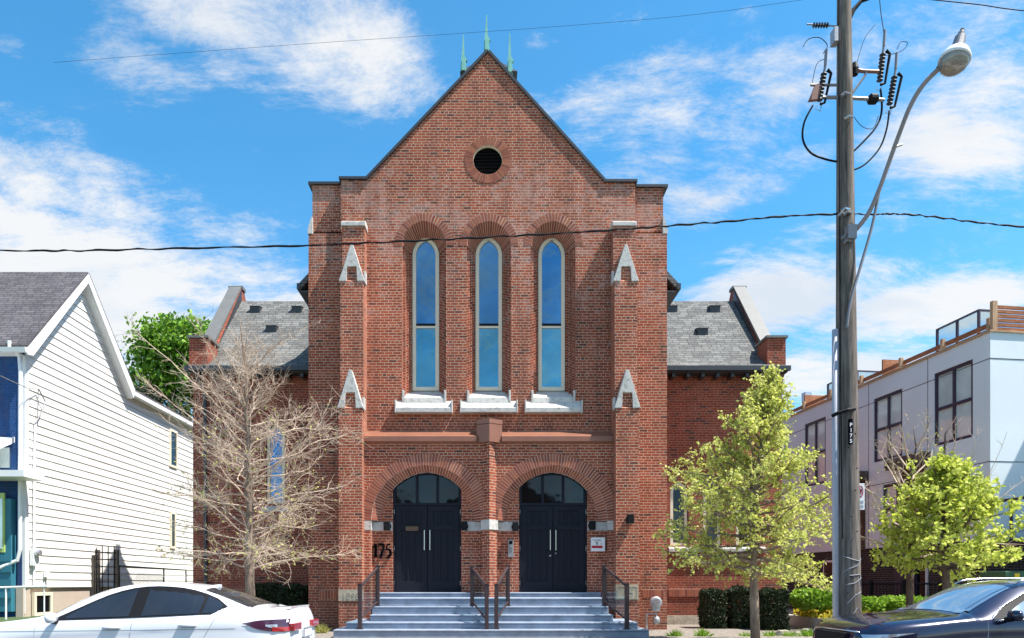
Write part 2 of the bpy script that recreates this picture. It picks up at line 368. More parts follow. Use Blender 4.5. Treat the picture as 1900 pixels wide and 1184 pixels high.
# church yard bed, slopes very little
struct('garden_bed',MB().box(-9.6,13.2,-.2,8.95,42,.24),M['mulch'])
struct('side_yard',MB().box(-60,13.2,-.2,-9.6,60,.5),M['grass'])
struct('raised_bed',MB().box(9.3,17.2,-.2,13.1,40,.42),M['mulch'])
struct('town_house_yard',MB().box(13.1,13.2,-.2,60,60,.3),M['concrete'])
struct('front_walk',MB().box(8.95,13.2,-.2,13.1,17.0,.2),M['concrete'])
m=MB(); m.box(8.9,16.9,0,10.9,17.2,.5); m.box(8.98,17.2,0,9.3,40,.56); m.box(10.9,16.9,0,13.1,17.2,.4)
tag(m.build('retaining_wall',M['concrete'],origin=(9,17,0)),'low concrete wall edging the yellow flower bed','low wall')

# ------------------------------------------------------------------ arches
def arch(cx,zs,hw,rise,n=20):               # points left springing -> apex -> right springing
    pts=[]
    if rise>hw*1.02:
        Rr=(hw*hw+rise*rise)/(2*hw); a=math.asin(rise/Rr)
        for i in range(n//2+1): t=a*i/(n//2); pts.append((cx-hw+Rr-Rr*math.cos(t), zs+Rr*math.sin(t)))
        pts+= [(2*cx-p[0],p[1]) for p in pts[-2::-1]]
    else:
        for i in range(n+1): t=math.pi*i/n; pts.append((cx-hw*math.cos(t), zs+rise*math.sin(t)))
    return pts
def hole(cx,zb,zs,hw,rise,n=20): return [(cx-hw,zb)]+arch(cx,zs,hw,rise,n)+[(cx+hw,zb)]
def wedges(m,inn,out,yi,yo,dep,gap=.1,nb=None,mort=True):
    # brick wedges between two arch lines; yi / yo give depth of the face at inner / outer line
    def lerp(L,t): 
        t=max(0,min(1,t))*(len(L)-1); i=min(int(t),len(L)-2); f=t-i
        return (L[i][0]+(L[i+1][0]-L[i][0])*f, L[i][1]+(L[i+1][1]-L[i][1])*f)
    m.mi=0
    for k in range(nb):
        a=(k+gap/2)/nb; b=(k+1-gap/2)/nb
        i0,i1,o0,o1=lerp(inn,a),lerp(inn,b),lerp(out,a),lerp(out,b)
        j=rnd.uniform(-.003,.003)
        fr=[(i0[0],yi+j,i0[1]),(i1[0],yi+j,i1[1]),(o1[0],yo+j,o1[1]),(o0[0],yo+j,o0[1])]
        m.hexa(fr,[(p[0],p[1]+dep,p[2]) for p in fr])
    if mort:
        m.mi=1
        for k in range(nb):
            i0,i1,o0,o1=lerp(inn,k/nb),lerp(inn,(k+1)/nb),lerp(out,k/nb),lerp(out,(k+1)/nb)
            fr=[(i0[0],yi+.009,i0[1]),(i1[0],yi+.009,i1[1]),(o1[0],yo+.009,o1[1]),(o0[0],yo+.009,o0[1])]
            m.hexa(fr,[(p[0],p[1]+dep-.012,p[2]) for p in fr])
        m.mi=0

# ------------------------------------------------------------------ church
church=thing('church','tall red brick church with steep front gable, three lancet windows and twin arched doors','church',(0.03,19,.2))
YW=18.8; S=F/YW
B0=.03
# main gable wall, front layer with three arched recesses and a round opening
gx=lambda px: WX(px,YW); gz=lambda py: HZ(py,YW)
wc=[gx(787),gx(907),gx(1026.5)]; zsw=gz(455); zb=gz(738)
rc=(gx(905),gz(297))
outline=[(-4.0,5.2),(4.02,5.2),(4.02,gz(339)),(gx(1122),gz(339)),(gx(905),gz(98)),(gx(680),gz(335)),(-4.0,gz(334))]
circ=lambda r,n=32:[(rc[0]+r*math.cos(2*math.pi*i/n),rc[1]+r*math.sin(2*math.pi*i/n)) for i in range(n)]
m=MB(); m.prism([outline]+[hole(c,zb,zsw,.60,.66) for c in wc]+[circ(.42)],YW,YW+.15,back=False)
x0,x1,za,zt=gx(730),gx(1090),gz(772),gz(385)
for k,(hw,ri) in enumerate(((.525,.60),(.455,.55))):
    m.prism([[(x0,za),(x1,za),(x1,zt),(x0,zt)]]+[hole(c,zb,zsw,hw,ri) for c in wc],YW+.15*(k+1),YW+.15*(k+2),back=False)
m.prism([[(x0,za),(x1,za),(x1,zt),(x0,zt)]]+[hole(c,zb,zsw,.385,.43) for c in wc],YW+.45,YW+.6)
fw=m.build('front_wall',M['brick'],church)
# body of nave behind
m=MB(); m.box(-4.0,YW+.62,.2,-x1 if False else x0-.02,YW+.9,zt+.4) if False else None
m=MB(); m.prism([(-4.9,.2),(4.95,.2),(4.95,10.0),(B0,15.6),(-4.9,10.0)],19.75,42)
m.build('nave_wall',M['brick_side'],church)
m=MB()
for s in (-1,1):
    e=(B0+s*5.30,9.92); a=(B0,15.62)
    q=[(e[0],e[1]),(a[0],a[1]),(a[0],a[1]-.2),(e[0],e[1]-.2)]
    m.prism(q,19.3,42.5)
nr=m.build('roof',[M['shingle_nave']],church)
m=MB()
for s in (-1,1): m.box(min(B0+s*5.27,B0+s*5.37),19.28,9.74,max(B0+s*5.27,B0+s*5.37),42.4,9.90); m.box(min(B0+s*4.95,B0+s*5.27),19.3,9.66,max(B0+s*4.95,B0+s*5.27),42.4,9.70)
m.build('eave',M['coping'],nr)
# gable returns behind the front (parapet thickness)
m=MB(); m.prism([(-4.0,12.0),(4.02,12.0),(4.02,gz(339)),(gx(1122),gz(339)),(gx(905),gz(98)),(gx(680),gz(335)),(-4.0,gz(334))],YW+.75,YW+.8)
m.box(-4.0,YW+.1,.3,-3.6,YW+.8,gz(334)); m.box(3.6,YW+.1,.3,4.02,YW+.8,gz(339))
m.box(-3.6,YW+.6,5.2,3.6,YW+.75,12.0)
m.build('parapet_wall',M['brick'],church)
# copings
m=MB()
def slab(m,a,b,y0,y1,t=.07,ext=0):           # strip along a->b in XZ
    a=Vector(a); b=Vector(b); d=(b-a).normalized(); nn=Vector((-d.y,d.x)); nn=nn if nn.y>0 else -nn
    a=a-d*ext; b=b+d*ext
    m.prism([tuple(a),tuple(b),tuple(b+nn*t),tuple(a+nn*t)],y0,y1)
ap=(gx(905),gz(98)); 
slab(m,(gx(680),gz(335)),ap,YW-.05,YW+.86,ext=.0); slab(m,(gx(1122),gz(339)),ap,YW-.05,YW+.86)
m.box(-4.05,YW-.06,gz(334),gx(680)+.02,YW+.9,gz(334)+.07); m.box(gx(1122)-.02,YW-.06,gz(339),4.07,YW+.9,gz(339)+.07)
m.box(-4.93,18.93,HZ(344,19),-4.05,20.1,HZ(344,19)+.07); m.box(4.07,18.93,HZ(349,19),4.95,20.1,HZ(349,19)+.07)
m.build('coping',M['coping'],church)
m=MB()
for s,k in ((-1,(gx(680),gz(335))),(1,(gx(1122),gz(339)))):
    a=Vector(k); b=Vector(ap); d=(b-a).normalized(); nn=Vector((-d.y,d.x)); nn=nn if nn.y>0 else -nn
    m.prism([tuple(a+nn*.071),tuple(b+nn*.071),tuple(b+nn*.125),tuple(a+nn*.1)],YW+.05,YW+.8)
m.build('coping_cap',M['copingl'],church)
# corner wings
for s in (-1,1):
    zt_=HZ(344 if s<0 else 349,19)
    m=MB(); o=4.83; lo=4.92
    a,b=(s*o,s*4.0) if s>0 else (s*o,s*3.99)
    m.box(min(a,b),19.0,HZ(430,19),max(a,b),20.0,zt_)
    m.box(min(s*lo,s*4.0),18.93,.15,max(s*lo,s*4.0),20.0,HZ(436,19))
    m.build('corner_pier',M['brick'],church)
    m=MB(); m.prism([(s*(lo+.02),HZ(436,19)),(s*(o-.02),HZ(436,19)),(s*(o-.02),HZ(405,19)),(s*(o+.01),HZ(405,19)),(s*(lo+.02),HZ(428,19))],18.92,20.0)
    m.build('weathering_stone',M['stone'],church)
# soldier course panels at the foot of the wings
def soldier(x0,x1,Y,py0,py1):
    m=MB(); k=max(2,int((x1-x0)/.078)); z0,z1=HZ(py1,Y),HZ(py0,Y)
    for i in range(k):
        a=x0+(x1-x0)*i/k; m.box(a+.006,Y-.008-rnd.uniform(0,.004),z0+.006,x0+(x1-x0)*(i+1)/k-.006,Y+.03,z1-.006)
    m.mi=1; m.box(x0,Y-.003,z0,x1,Y+.031,z1); m.build('soldier_course',[M['vouss'],M['mortar']],church)
soldier(WX(592,18.93),WX(624,18.93),18.93,1096,1112); soldier(WX(1192,18.93),WX(1232,18.93),18.93,1094,1110)
soldier(WX(1241,21.27),WX(1300,21.27),21.27,1093,1107); soldier(WX(380,21.27),WX(500,21.27),21.27,1093,1107)
# buttresses
def gablet(cx,z0,hh,hwid,yf,par):            # white stone A : tall triangle with a notch
    q=[(cx-hwid,z0),(cx-hwid*.66,z0+hh*.36),(cx-.035,z0+hh),(cx+.035,z0+hh),(cx+hwid*.66,z0+hh*.36),(cx+hwid,z0),(cx+hwid*.42,z0-.01),(cx+hwid*.36,z0+hh*.40),(cx-hwid*.36,z0+hh*.40),(cx-hwid*.42,z0-.01)]
    m=MB(); m.prism(q,yf-.035,yf+.22); 
    o=m.build('gablet',M['stone'],par,bevel=.012)
    m=MB(); m.prism([(cx-hwid*.9,z0-.02),(cx-hwid*.58,z0+hh*.33),(cx,z0+hh*.93),(cx+hwid*.58,z0+hh*.33),(cx+hwid*.9,z0-.02)],yf+.02,yf+.21)
    m.build('gablet_infill',M['brick'],o)
for s in (-1,1):
    xi,xo=B0+s*3.32,B0+s*3.93; a,b=min(xi,xo),max(xi,xo); cx=(a+b)/2
    m=MB(); z1=HZ(757,18.05); z2=HZ(522,18.25); z3=HZ(420,18.45)
    m.box(a,18.05,.15,b,18.84,z1); m.box(a+.004,18.25,z1,b-.004,18.83,z2); m.box(a+.008,18.45,z2,b-.008,18.82,z3)
    m.prism([(18.05,z1),(18.25,z1),(18.25,z1+.25)],a+.002,b-.002,'x'); m.prism([(18.25,z2),(18.45,z2),(18.45,z2+.25)],a+.006,b-.006,'x')
    bt=m.build('buttress',M['brick'],church)
    gablet(cx+s*.0,z1,1.0,.345,18.06,bt); gablet(cx,z2,.96,.345,18.26,bt)
    m=MB(); m.prism([(18.40,z3),(18.83,z3),(18.83,z3+.17),(18.52,z3+.17),(18.40,z3+.10)],a-.02,b+.02,'x'); m.build('cap_stone',M['stone'],bt,bevel=.01)
    # small kneelers where the tiers step back
    for zz_,yy in ((z1,18.25),(z2,18.45)): MB().box(xi-(.05 if s>0 else -.0),yy-.14,zz_-.02,xi+(.0 if s>0 else .05),yy+.04,zz_+.3).build('kneeler_stone',M['stone'],bt)
    if s<0:
        m=MB(); m.box(a-.006,18.035,HZ(1115,18.05),b+.006,18.2,HZ(1094,18.05)); d=m.build('date_stone',M['lime'],bt)
        textmesh('inscription','1898',M['rubble'],.25,(cx+.02,18.032,HZ(1112,18.05)),d,.006,sx=1.0)
    else:
        m=MB(); m.box(a-.006,18.03,HZ(1113,18.05),b-.02,18.2,HZ(1085,18.05)); d=m.build('corner_stone',M['lime'],bt)
        m=MB(); zA,zB=HZ(1111,18.05),HZ(1087,18.05)
        m.prism([[(a+.01,zA),(b-.04,zA),(b-.04,zB),(a+.01,zB)],[(a+.04,zA+.03),(b-.07,zA+.03),(b-.07,zB-.03),(a+.04,zB-.03)]],18.022,18.032); m.build('raised_margin',M['lime'],d)
        textmesh('inscription','5',M['rubble'],.3,(cx+.1,18.026,zA+.06),d,.006)
# round louvre
m=MB(); n=40
wedges(m,[(rc[0]+.40*math.cos(2*math.pi*i/n),rc[1]+.40*math.sin(2*math.pi*i/n)) for i in range(n+1)],[(rc[0]+.63*math.cos(2*math.pi*i/n),rc[1]+.63*math.sin(2*math.pi*i/n)) for i in range(n+1)],YW-.012,YW-.012,.11,.16,44)
lv=m.build('round_vent_surround',[M['vouss'],M['mortar']],church)
m=MB()
for i in range(9):
    z=rc[1]-.40+i*.09; hw=math.sqrt(max(.001,.41**2-(z+.02-rc[1])**2)); m.hexa([(rc[0]-hw,YW+.12,z),(rc[0]+hw,YW+.12,z),(rc[0]+hw,YW+.2,z+.07),(rc[0]-hw,YW+.2,z+.07)],[(rc[0]-hw,YW+.12,z+.012),(rc[0]+hw,YW+.12,z+.012),(rc[0]+hw,YW+.2,z+.082),(rc[0]-hw,YW+.2,z+.082)])
m.build('louvre',M['black'],lv)
m=MB(); m.prism([circ(.425),circ(.395)],YW+.0,YW+.1); m.build('vent_ring',M['cream'],lv)
m=MB(); m.prism([circ(.5)],YW+.25,YW+.27); m.build('vent_back',M['darkvoid'],lv)
# lancet windows
for c in wc:
    m=MB(); wedges(m,arch(c,zsw,.60,.66,24),arch(c,zsw,.80,.88,24),YW-.012,YW-.012,.1,.24,27)
    wedges(m,arch(c,zsw,.385,.43,24),arch(c,zsw,.60,.66,24),YW+.44,YW+.005,.05,.24,27)
    m.build('window_arch',[M['vouss'],M['mortar']],church)
    yf=YW+.485; zf=HZ(725,yf); zsf=HZ(474,yf); ap_=HZ(439,yf)-zsf
    m=MB(); out=hole(c,zf,zsf,.375,ap_); inn=hole(c,zf+.11,zsf,.27,ap_-.11)
    m.prism([out,inn],yf,yf+.1)
    wn=m.build('window',M['cream'],church,bevel=.012)
    ym=HZ(604,yf)
    m=MB(); m.prism(hole(c,ym,zsf,.28,ap_-.10),yf+.05,yf+.06); m.build('upper_pane',M['glass_up'],wn)
    m=MB(); m.box(c-.28,yf+.035,zf+.1,c+.28,yf+.045,ym); m.build('lower_pane',M['glass_low'],wn)
    m=MB(); m.box(c-.27,yf+.012,ym-.01,c+.27,yf+.06,ym+.06); m.build('meeting_rail',M['black'],wn)
    m=MB(); m.box(c-.27,yf+.006,ym-.07,c+.27,yf+.05,ym-.012); m.build('lower_sash_rail',M['cream'],wn)
    # dim sills : upper sloped block, lower projecting block
    m=MB(); z2=HZ(745,YW); z1=HZ(765,YW-.18)
    m.prism([(YW-.05,z2-.04),(YW+.56,z2-.04),(YW+.56,zf+.01),(YW-.03,z2+.10)],c-.54,c+.54,'x')
    m.prism([(YW-.20,z1),(YW+.02,z1),(YW+.02,z2+.03),(YW-.20,z1+.12)],c-.74,c+.74,'x')
    for s in (-1,1):
        m.box(min(c+s*.54,c+s*.60),YW-.05,z2-.03,max(c+s*.54,c+s*.60),YW+.02,zf-.13)
        m.box(min(c+s*.741,c+s*.78),YW-.205,z1-.01,max(c+s*.741,c+s*.78),YW+.02,z2+.0)
    m.build('sill',M['stone'],church,bevel=.01)

# porch
YP=18.4; C2=.045; AC=[C2-1.69,C2+1.69]; ZS=HZ(965,YP); zl=HZ(820,YP)
m=MB(); m.prism([[(-3.62,.2),(3.65,.2),(3.65,zl),(-3.62,zl)]]+[hole(c,.25,ZS,1.48,1.48,28) for c in AC],YP,YP+.3)
DC=[WX(792.5,18.72),WX(1026.3,18.72)]; YB=18.7; zd=HZ(1099,18.75); dzs=HZ(905,YB)
m.prism([[(-3.6,.25),(3.63,.25),(3.63,zl-.02),(-3.6,zl-.02)]]+[hole(c,.3,dzs,.925,.44) for c in DC],YB,YB+.3)
m.build('porch_wall',M['brick'],church)
for c in AC:
    m=MB(); wedges(m,arch(c,ZS,1.46,1.46,40),arch(c,ZS,1.74,1.76,40),YP-.014,YP-.014,.12,.22,66)
    wedges(m,arch(c,ZS,1.25,1.32,40),arch(c,ZS,1.47,1.47,40),YB-.03,YP+.03,.1,.22,58)
    m.build('porch_arch',[M['vouss'],M['mortar']],church)
# prow pilaster between the arches
m=MB(); pw=.20; m.prism([(C2-pw,YP+.02),(C2,YP-.2),(C2+pw,YP+.02)],.25,zl,'z'); m.build('pier_prow',M['brick'],church)
m=MB(); zA,zB=HZ(985,YB),HZ(968,YB)
m.prism([(C2-pw-.03,YP+.0),(C2,YP-.225),(C2+pw+.03,YP+.0)],zA,zB+.01,'z')
m.box(AC[0]+1.47,YP-.006,zA,AC[1]-1.47,YP+.29,zB); m.box(DC[0]+.93,YB-.015,zA,DC[1]-.93,YB+.01,zB-.004); m.build('stone_band',M['stone'],church)
for a,b,c_,d_ in ((-3.6,DC[0]-.93,-3.6,AC[0]-1.47),(DC[1]+.93,3.6,AC[1]+1.47,3.6)):
    m=MB(); m.box(a,YB-.015,zA,b,YB+.01,zB-.01); m.box(c_,YP-.012,zA,d_,YP+.31,zB)
    m.build('stone_band',M['stone'],church)
# copper ledge and cap
m=MB(); zt1=HZ(800,YW)
for a,b in ((-3.3,C2-.33),(C2+.33,3.36)): m.prism([(YW-.001,zt1),(18.34,zl+.16),(18.30,zl+.13),(18.30,zl+.0),(18.42,zl-.05),(YW-.001,zl-.05)],a,b,'x')
m.build('copper_ledge',M['copper'],church)
m=MB()
def prow(m,hw,d,z0,z1): m.prism([(C2-hw,YW),(C2-hw,YP-.03),(C2,YP-.03-d),(C2+hw,YP-.03),(C2+hw,YW)],z0,z1,'z')
zc0,zc1,zc2=zl-.03,HZ(786,18.2),HZ(776,18.2)
prow(m,.34,.20,zc0,zc1); prow(m,.352,.207,zc1+.012,zc2)
b=[(C2-.365,YW,zc2),(C2-.365,YP-.03,zc2),(C2,YP-.245,zc2),(C2+.365,YP-.03,zc2),(C2+.365,YW,zc2)]
t=(C2,YW,zc2+.16)
for i in range(4): m.face([b[i],b[i+1],t])
m.build('copper_cap',M['copper'],church)
# doors
for di,c in enumerate(DC):
    yd=YB+.06
    m=MB(); hwd=.915; zt_=HZ(936,yd)
    fr=hole(c,zt_-.03,dzs,hwd,.435); inn=hole(c,zt_+.04,dzs,hwd-.07,.435-.07)
    m.prism([fr,inn],yd,yd+.12); m.box(c-hwd,yd+.003,zd,c-hwd+.05,yd+.12,zt_-.031); m.box(c+hwd-.05,yd+.003,zd,c+hwd,yd+.12,zt_-.031)
    for s in (-1,1): m.box(c+s*.28-.035,yd+.01,zt_+.04,c+s*.28+.035,yd+.11,dzs+.40)
    door=m.build('door',M['navy'],church)
    m=MB(); m.prism(hole(c,zt_+.02,dzs,hwd-.05,.435-.05),yd+.06,yd+.07); m.build('transom_pane',M['glass_dark'],door)
    for s in (-1,1):
        m=MB(); a,b=(c-.862,c-.006) if s<0 else (c+.006,c+.862)
        yl=yd+.05; m.box(a,yl,zd+.01,b,yl+.05,zt_-.04)
        f=yl-.036
        zmid=HZ(983,yd); zlow=zd+.3
        for q in ((a,zd+.01,b,zlow),(a,zmid,b,zmid+.13),(a,zt_-.17,b,zt_-.04)): m.box(q[0]+.001,f,q[1],q[2]-.001,yl+.01,q[3])
        for q in ((a,a+.15),(b-.15,b)): m.box(q[0],f+.002,zd+.012,q[1],yl+.01,zt_-.042)
        w_=(b-a-.3)
        for k in (1,2): xx=a+.15+w_*k/3; m.box(xx-.022,f+.006,zlow,xx+.022,yl+.01,zt_-.17)
        m.build('door_leaf',M['navy'],door,bevel=.006)
        xh=c+s*.075
        m=MB(); m.tube([(xh,f-.06,HZ(1021,f)),(xh,f-.06,HZ(984,f))],.014,8); m.tube([(xh,f-.06,HZ(1015,f)),(xh,f,HZ(1015,f))],.01,6); m.tube([(xh,f-.06,HZ(990,f)),(xh,f,HZ(990,f))],.01,6)
        m.build('handle',M['chrome'],door)
        for zz_ in (zd+.25,(zd+zt_)/2,zt_-.2): MB().tube([(c+s*.90,f-.0,zz_-.06),(c+s*.90,f-.0,zz_+.06)],.014,6).build('hinge',M['chrome'],door)
    if di==0:
        m=MB(); m.box(WX(753,f),f-.02,HZ(985,f),WX(776,f),f-.001,HZ(977,f)); m.build('mail_slot',M['brass'],door)
    else:
        m=MB(); m.lathe([(.03,0),(.03,.03),(.02,.04)],(c-.075,f,HZ(1031,f)),12,(0,-1,0)); m.lathe([(.02,0),(.02,.03)],(c+.075,f,HZ(1027,f)),12,(0,-1,0)); m.build('lock',M['chrome'],door)
m=MB(); m.box(-3.3,YB+.2,.3,3.3,YB+.3,5.0); m.build('vestibule_back',M['darkvoid'],church)

# transepts
YT=21.3
for s in (-1,1):
    Xe=s*9.1 if s<0 else 9.08; Xi=s*4.9; a,b=min(Xe,Xi),max(Xe,Xi); ze=8.1; zr=11.45; YR=24.3
    holes=[]
    if s<0: wl=[(WX(511,YT),HZ(935,YT),HZ(812,YT),.27,.40)]
    else: wl=[(WX(1260.5,YT),HZ(1012,YT),HZ(914,YT),.26,.34),(WX(1322,YT),HZ(1012,YT),HZ(914,YT),.26,.34),(WX(1383,YT),HZ(1012,YT),HZ(914,YT),.26,.34)]
    m=MB(); m.prism([[(a,.9),(b,.9),(b,ze),(a,ze)]]+[hole(c,z0,z1,hw+.03,r+.03) for c,z0,z1,hw,r in wl],YT,YT+.3)
    m.prism([(YT+.3,.2),(YR+3,.2),(YR+3,ze),(YR,zr-.1),(YT+.3,ze)],a,b,'x')
    m.box(a,YT-.03,.2,b,YT+.3,.895)
    tw=m.build('transept_wall',M['brick_side'],church)
    m=MB(); m.box(a-.0,YT-.09,.15,b,YT-.032,.52); m.build('rubble_plinth',M['rubble'],tw)
    # end parapet : follows the gable, proud of the roof
    xo,xq=(Xe,Xe+.42) if s<0 else (Xe-.42,Xe)
    m=MB(); m.prism([(YT+.0,ze-.3),(YT+.0,HZ(627,21)),(YT+.75,HZ(627,21)),(YR,zr+.42),(YR+.3,zr+.42),(YR+3.2,ze),(YR+3.2,ze-.3)],xo-.0,xq,'x')
    xk0,xk1=(Xe,Xe+.56) if s<0 else (Xe-.56,Xe)
    m.box(xk0,YT-.28,ze-.05,xk1,YT+.5,HZ(627,21)); m.prism([(YT-.28,ze-.05),(YT+.0,ze-.05),(YT+.0,ze-.5)],xk0,xk1,'x')
    m.build('parapet',M['brick_side'],tw)
    m=MB(); zk=HZ(627,21)
    m.box(xk0-.05,YT-.34,zk,xk1+.05,YT+.62,zk+.07)
    m.prism([(YT+.60,zk+.07),(YR-.02,zr+.44),(YR+.02,zr+.54),(YT+.52,zk+.13)],xo-.0,xq+.0,'x')
    m.prism([(YR,zr+.43),(YR+.34,zr+.43),(YR+.34,zr+.54),(YR,zr+.54)],xo-.04,xq+.04,'x')
    m.build('parapet_coping',M['copingl'],tw)
    xi_=(xq if s<0 else xo); m=MB(); m.prism([(YT+.45,ze+.5),(YT+.62,zk-.0),(YT+.76,zk-.0),(YR,zr+.42),(YR,zr-.1)],min(xi_,xi_-s*.015),max(xi_,xi_-s*.015),'x'); m.build('flashing',M['coping'],tw)
    # roof
    rx0,rx1=(Xe+.42,Xi+.2) if s<0 else (Xi-.2,Xe-.42)
    m=MB(); m.prism([(YT-.42,ze-.02),(YT+.35,ze+.48),(YR,zr),(YR+3.4,ze-.2),(YR+3.4,ze-.3),(YR,zr-.1),(YT+.35,ze+.38),(YT-.42,ze-.12)],rx0,rx1,'x')
    ex0,ex1=(Xe,Xe+.42) if s<0 else (Xe-.42,Xe)
    m.prism([(YT-.42,ze-.02),(YT-.29,ze+.06),(YT-.29,ze-.05),(YT-.42,ze-.12)],ex0,ex1,'x')
    tr=m.build('transept_roof',M['shingle'],church)
    m=MB(); m.box(min(rx0,ex0)-.05,YT-.54,ze-.17,max(rx1,ex1)+.05,YT-.425,ze-.03); m.box(min(rx0,ex0),YT-.42,ze-.2,max(rx1,ex1),YT-.001,ze-.13)
    m.build('gutter',M['coping'],tr)
    for k in range(9): xx=a+.3+k*(b-a-.6)/8; MB().box(xx-.05,YT-.36,ze-.32,xx+.05,YT-.005,ze-.205).build('bracket',M['coping'],tr)
    vents=[(475,576),(552,576),(505,612)] if s<0 else [(1246,575),(1325,575),(1302,617)]
    for px,py in vents:
        # find where this sight line meets the roof slope
        k=(CY-py)/F; sl_=(zr-(ze+.48))/(YR-(YT+.35)); Yv=((ze+.48)-sl_*(YT+.35)-CZ)/(k-sl_)
        xv=WX(px,Yv); zv=HZ(py,Yv)
        m=MB(); m.hexa([(xv-.17,Yv-.12,zv-.16),(xv+.17,Yv-.12,zv-.16),(xv+.17,Yv+.22,zv+.1),(xv-.17,Yv+.22,zv+.1)],[(xv-.17,Yv-.14,zv+.08),(xv+.17,Yv-.14,zv+.08),(xv+.17,Yv+.22,zv+.16),(xv-.17,Yv+.22,zv+.16)])
        vt=m.build('roof_vent',M['coping'],tr)
        m=MB(); m.hexa([(xv-.19,Yv-.17,zv+.085),(xv+.19,Yv-.17,zv+.085),(xv+.19,Yv+.25,zv+.165),(xv-.19,Yv+.25,zv+.165)],[(xv-.19,Yv-.17,zv+.1),(xv+.19,Yv-.17,zv+.1),(xv+.19,Yv+.25,zv+.18),(xv-.19,Yv+.25,zv+.18)]); m.build('vent_hood',M['shingle'],tr)
    for c,z0,z1,hw,r in wl:
        m=MB(); m.prism([hole(c,z0,z1,hw,r),hole(c,z0+.09,z1,hw-.085,r-.09)],YT+.07,YT+.15); wn=m.build('window',M['cream'],church)
        m=MB(); m.prism(hole(c,z0+.05,z1,hw-.05,r-.05),YT+.11,YT+.12); m.build('pane',M['glass_dark'] if s>0 else M['glass'],wn)
        m=MB(); wedges(m,arch(c,z1,hw+.03,r+.03,16),arch(c,z1,hw+.2,r+.2,16),YT-.01,YT-.01,.08,.16,15); m.build('window_arch',[M['vouss'],M['mortar']],church)
    m=MB()
    if s<0:
        c=wl[0][0]; z0=wl[0][1]
        m.prism([(YT-.05,z0-.24),(YT+.2,z0-.24),(YT+.2,z0+.01),(YT-.02,z0-.08)],c-.42,c+.42,'x')
    else:
        z0=wl[0][1]; m.prism([(YT-.12,z0-.2),(YT+.1,z0-.2),(YT+.1,z0+.0),(YT-.12,z0-.1)],WX(1240,YT),WX(1420,YT),'x')
    m.build('sill',M['stone'],church)
    if s<0:
        m=MB(); xx=Xe+.28; m.tube([(xx,YT-.45,ze-.15),(xx,YT-.4,ze-.3),(xx+.12,YT-.08,ze-.75),(xx+.15,YT-.07,.4)],.055,8); m.build('downspout',M['coping'],tw)
# copper fleche on the nave ridge
fl=MB(); YF=22.2
fl.box(-.62,YF-.6,15.2,.68,YF+.6,17.45)
fb=fl.build('lantern',M['verdigris'],church)
m=MB(); b=[(-.86,YF-.8,17.40),(.92,YF-.8,17.40),(.92,YF+.8,17.40),(-.86,YF+.8,17.40)]; tpk=(.03,YF,18.5)
for i in range(4): m.face([b[i],b[(i+1)%4],tpk])
m.face(b); m.build('lantern_roof',M['coping'],fb)
def finial(x,y,z0,z1):
    m=MB(); hgt=z1-z0
    m.prism([(x-.09,z0),(x+.09,z0),(x+.07,z0+.28*hgt),(x+.12,z0+.30*hgt),(x+.035,z0+.42*hgt),(x+.012,z1),(x-.012,z1),(x-.055,z0+.42*hgt),(x-.075,z0+.28*hgt)],y-.05,y+.05)
    m.box(x-.05,y-.1,z0,x+.05,y+.1,z0+.3*hgt)
    m.build('finial',M['verdigris'],fb)
finial(WX(860,YF-.7),YF-.7,HZ(134,YF-.7),HZ(66,YF-.7)); finial(WX(946,YF-.7),YF-.7,HZ(137,YF-.7),HZ(64,YF-.7)); finial(WX(903,YF),YF,HZ(96,YF),HZ(30,YF))
# roof flares by the shoulders (dark eave returns)
# ------------------------------------------------------------------ things on the church front
def wall_lamp(px,py,Y,lab):
    x=WX(px,Y); z=HZ(py,Y)
    o=thing('wall_lamp',lab,'wall lamp',(x,Y,z),'black cube lamps on the porch')
    MB().box(x-.10,Y-.02,z-.05,x+.10,Y,z+.05).build('backplate',M['black'],o)
    m=MB(); m.box(x-.08,Y-.2,z-.12,x+.08,Y-.022,z+.12); m.build('lamp_body',M['black'],o,bevel=.008)
    MB().box(x-.06,Y-.18,z-.126,x+.06,Y-.04,z-.1205).build('lens',M['clear'],o)
wall_lamp(719,977,YB-.016,'black cube lamp on white stone band left of the left door')
wall_lamp(862,977,YB-.016,'black cube lamp on white stone band right of the left door')
wall_lamp(956,978,YB-.016,'black cube lamp on white stone band left of the right door')
wall_lamp(1098,976,YB-.016,'black cube lamp on white band above the safety plan box')
wall_lamp(1168,964,18.045,'black cube lamp alone on brick buttress right of the doors')
# house number, hand shaped numerals
def numeral(m,pts,ws):
    L=[];Rr=[]
    for i,p in enumerate(pts):
        d=Vector(pts[min(i+1,len(pts)-1)])-Vector(pts[max(i-1,0)]); d.normalize(); nn=Vector((-d.y,d.x))*ws[i]*.56
        L.append((p[0]+nn.x,p[1]+nn.y)); Rr.append((p[0]-nn.x,p[1]-nn.y))
    for i in range(len(pts)-1):
        m.prism([L[i],L[i+1],Rr[i+1],Rr[i]],YNUM-.045-.0003*i,YNUM-.02)
YNUM=YB
def np_(x,y): return (WX(692+(x-275)*.078,YNUM),HZ(950+y/10.77,YNUM))
num=thing('house_number','black metal numerals 175 on the brick beside the left door','house number',(WX(707,YNUM),YNUM,HZ(1038,YNUM)))
w1=3.6/68
for pts,ws in (([(275,715),(310,690),(350,640)],[.01,.03,.05]),([(345,640),(345,760),(345,880)],[.05,.055,.06]),([(290,893),(345,880),(405,893)],[.02,.05,.02])):
    m=MB() if pts[0][0]==275 else m; numeral(m,[np_(*p) for p in pts],ws)
m.build('numeral',M['ink'],num)
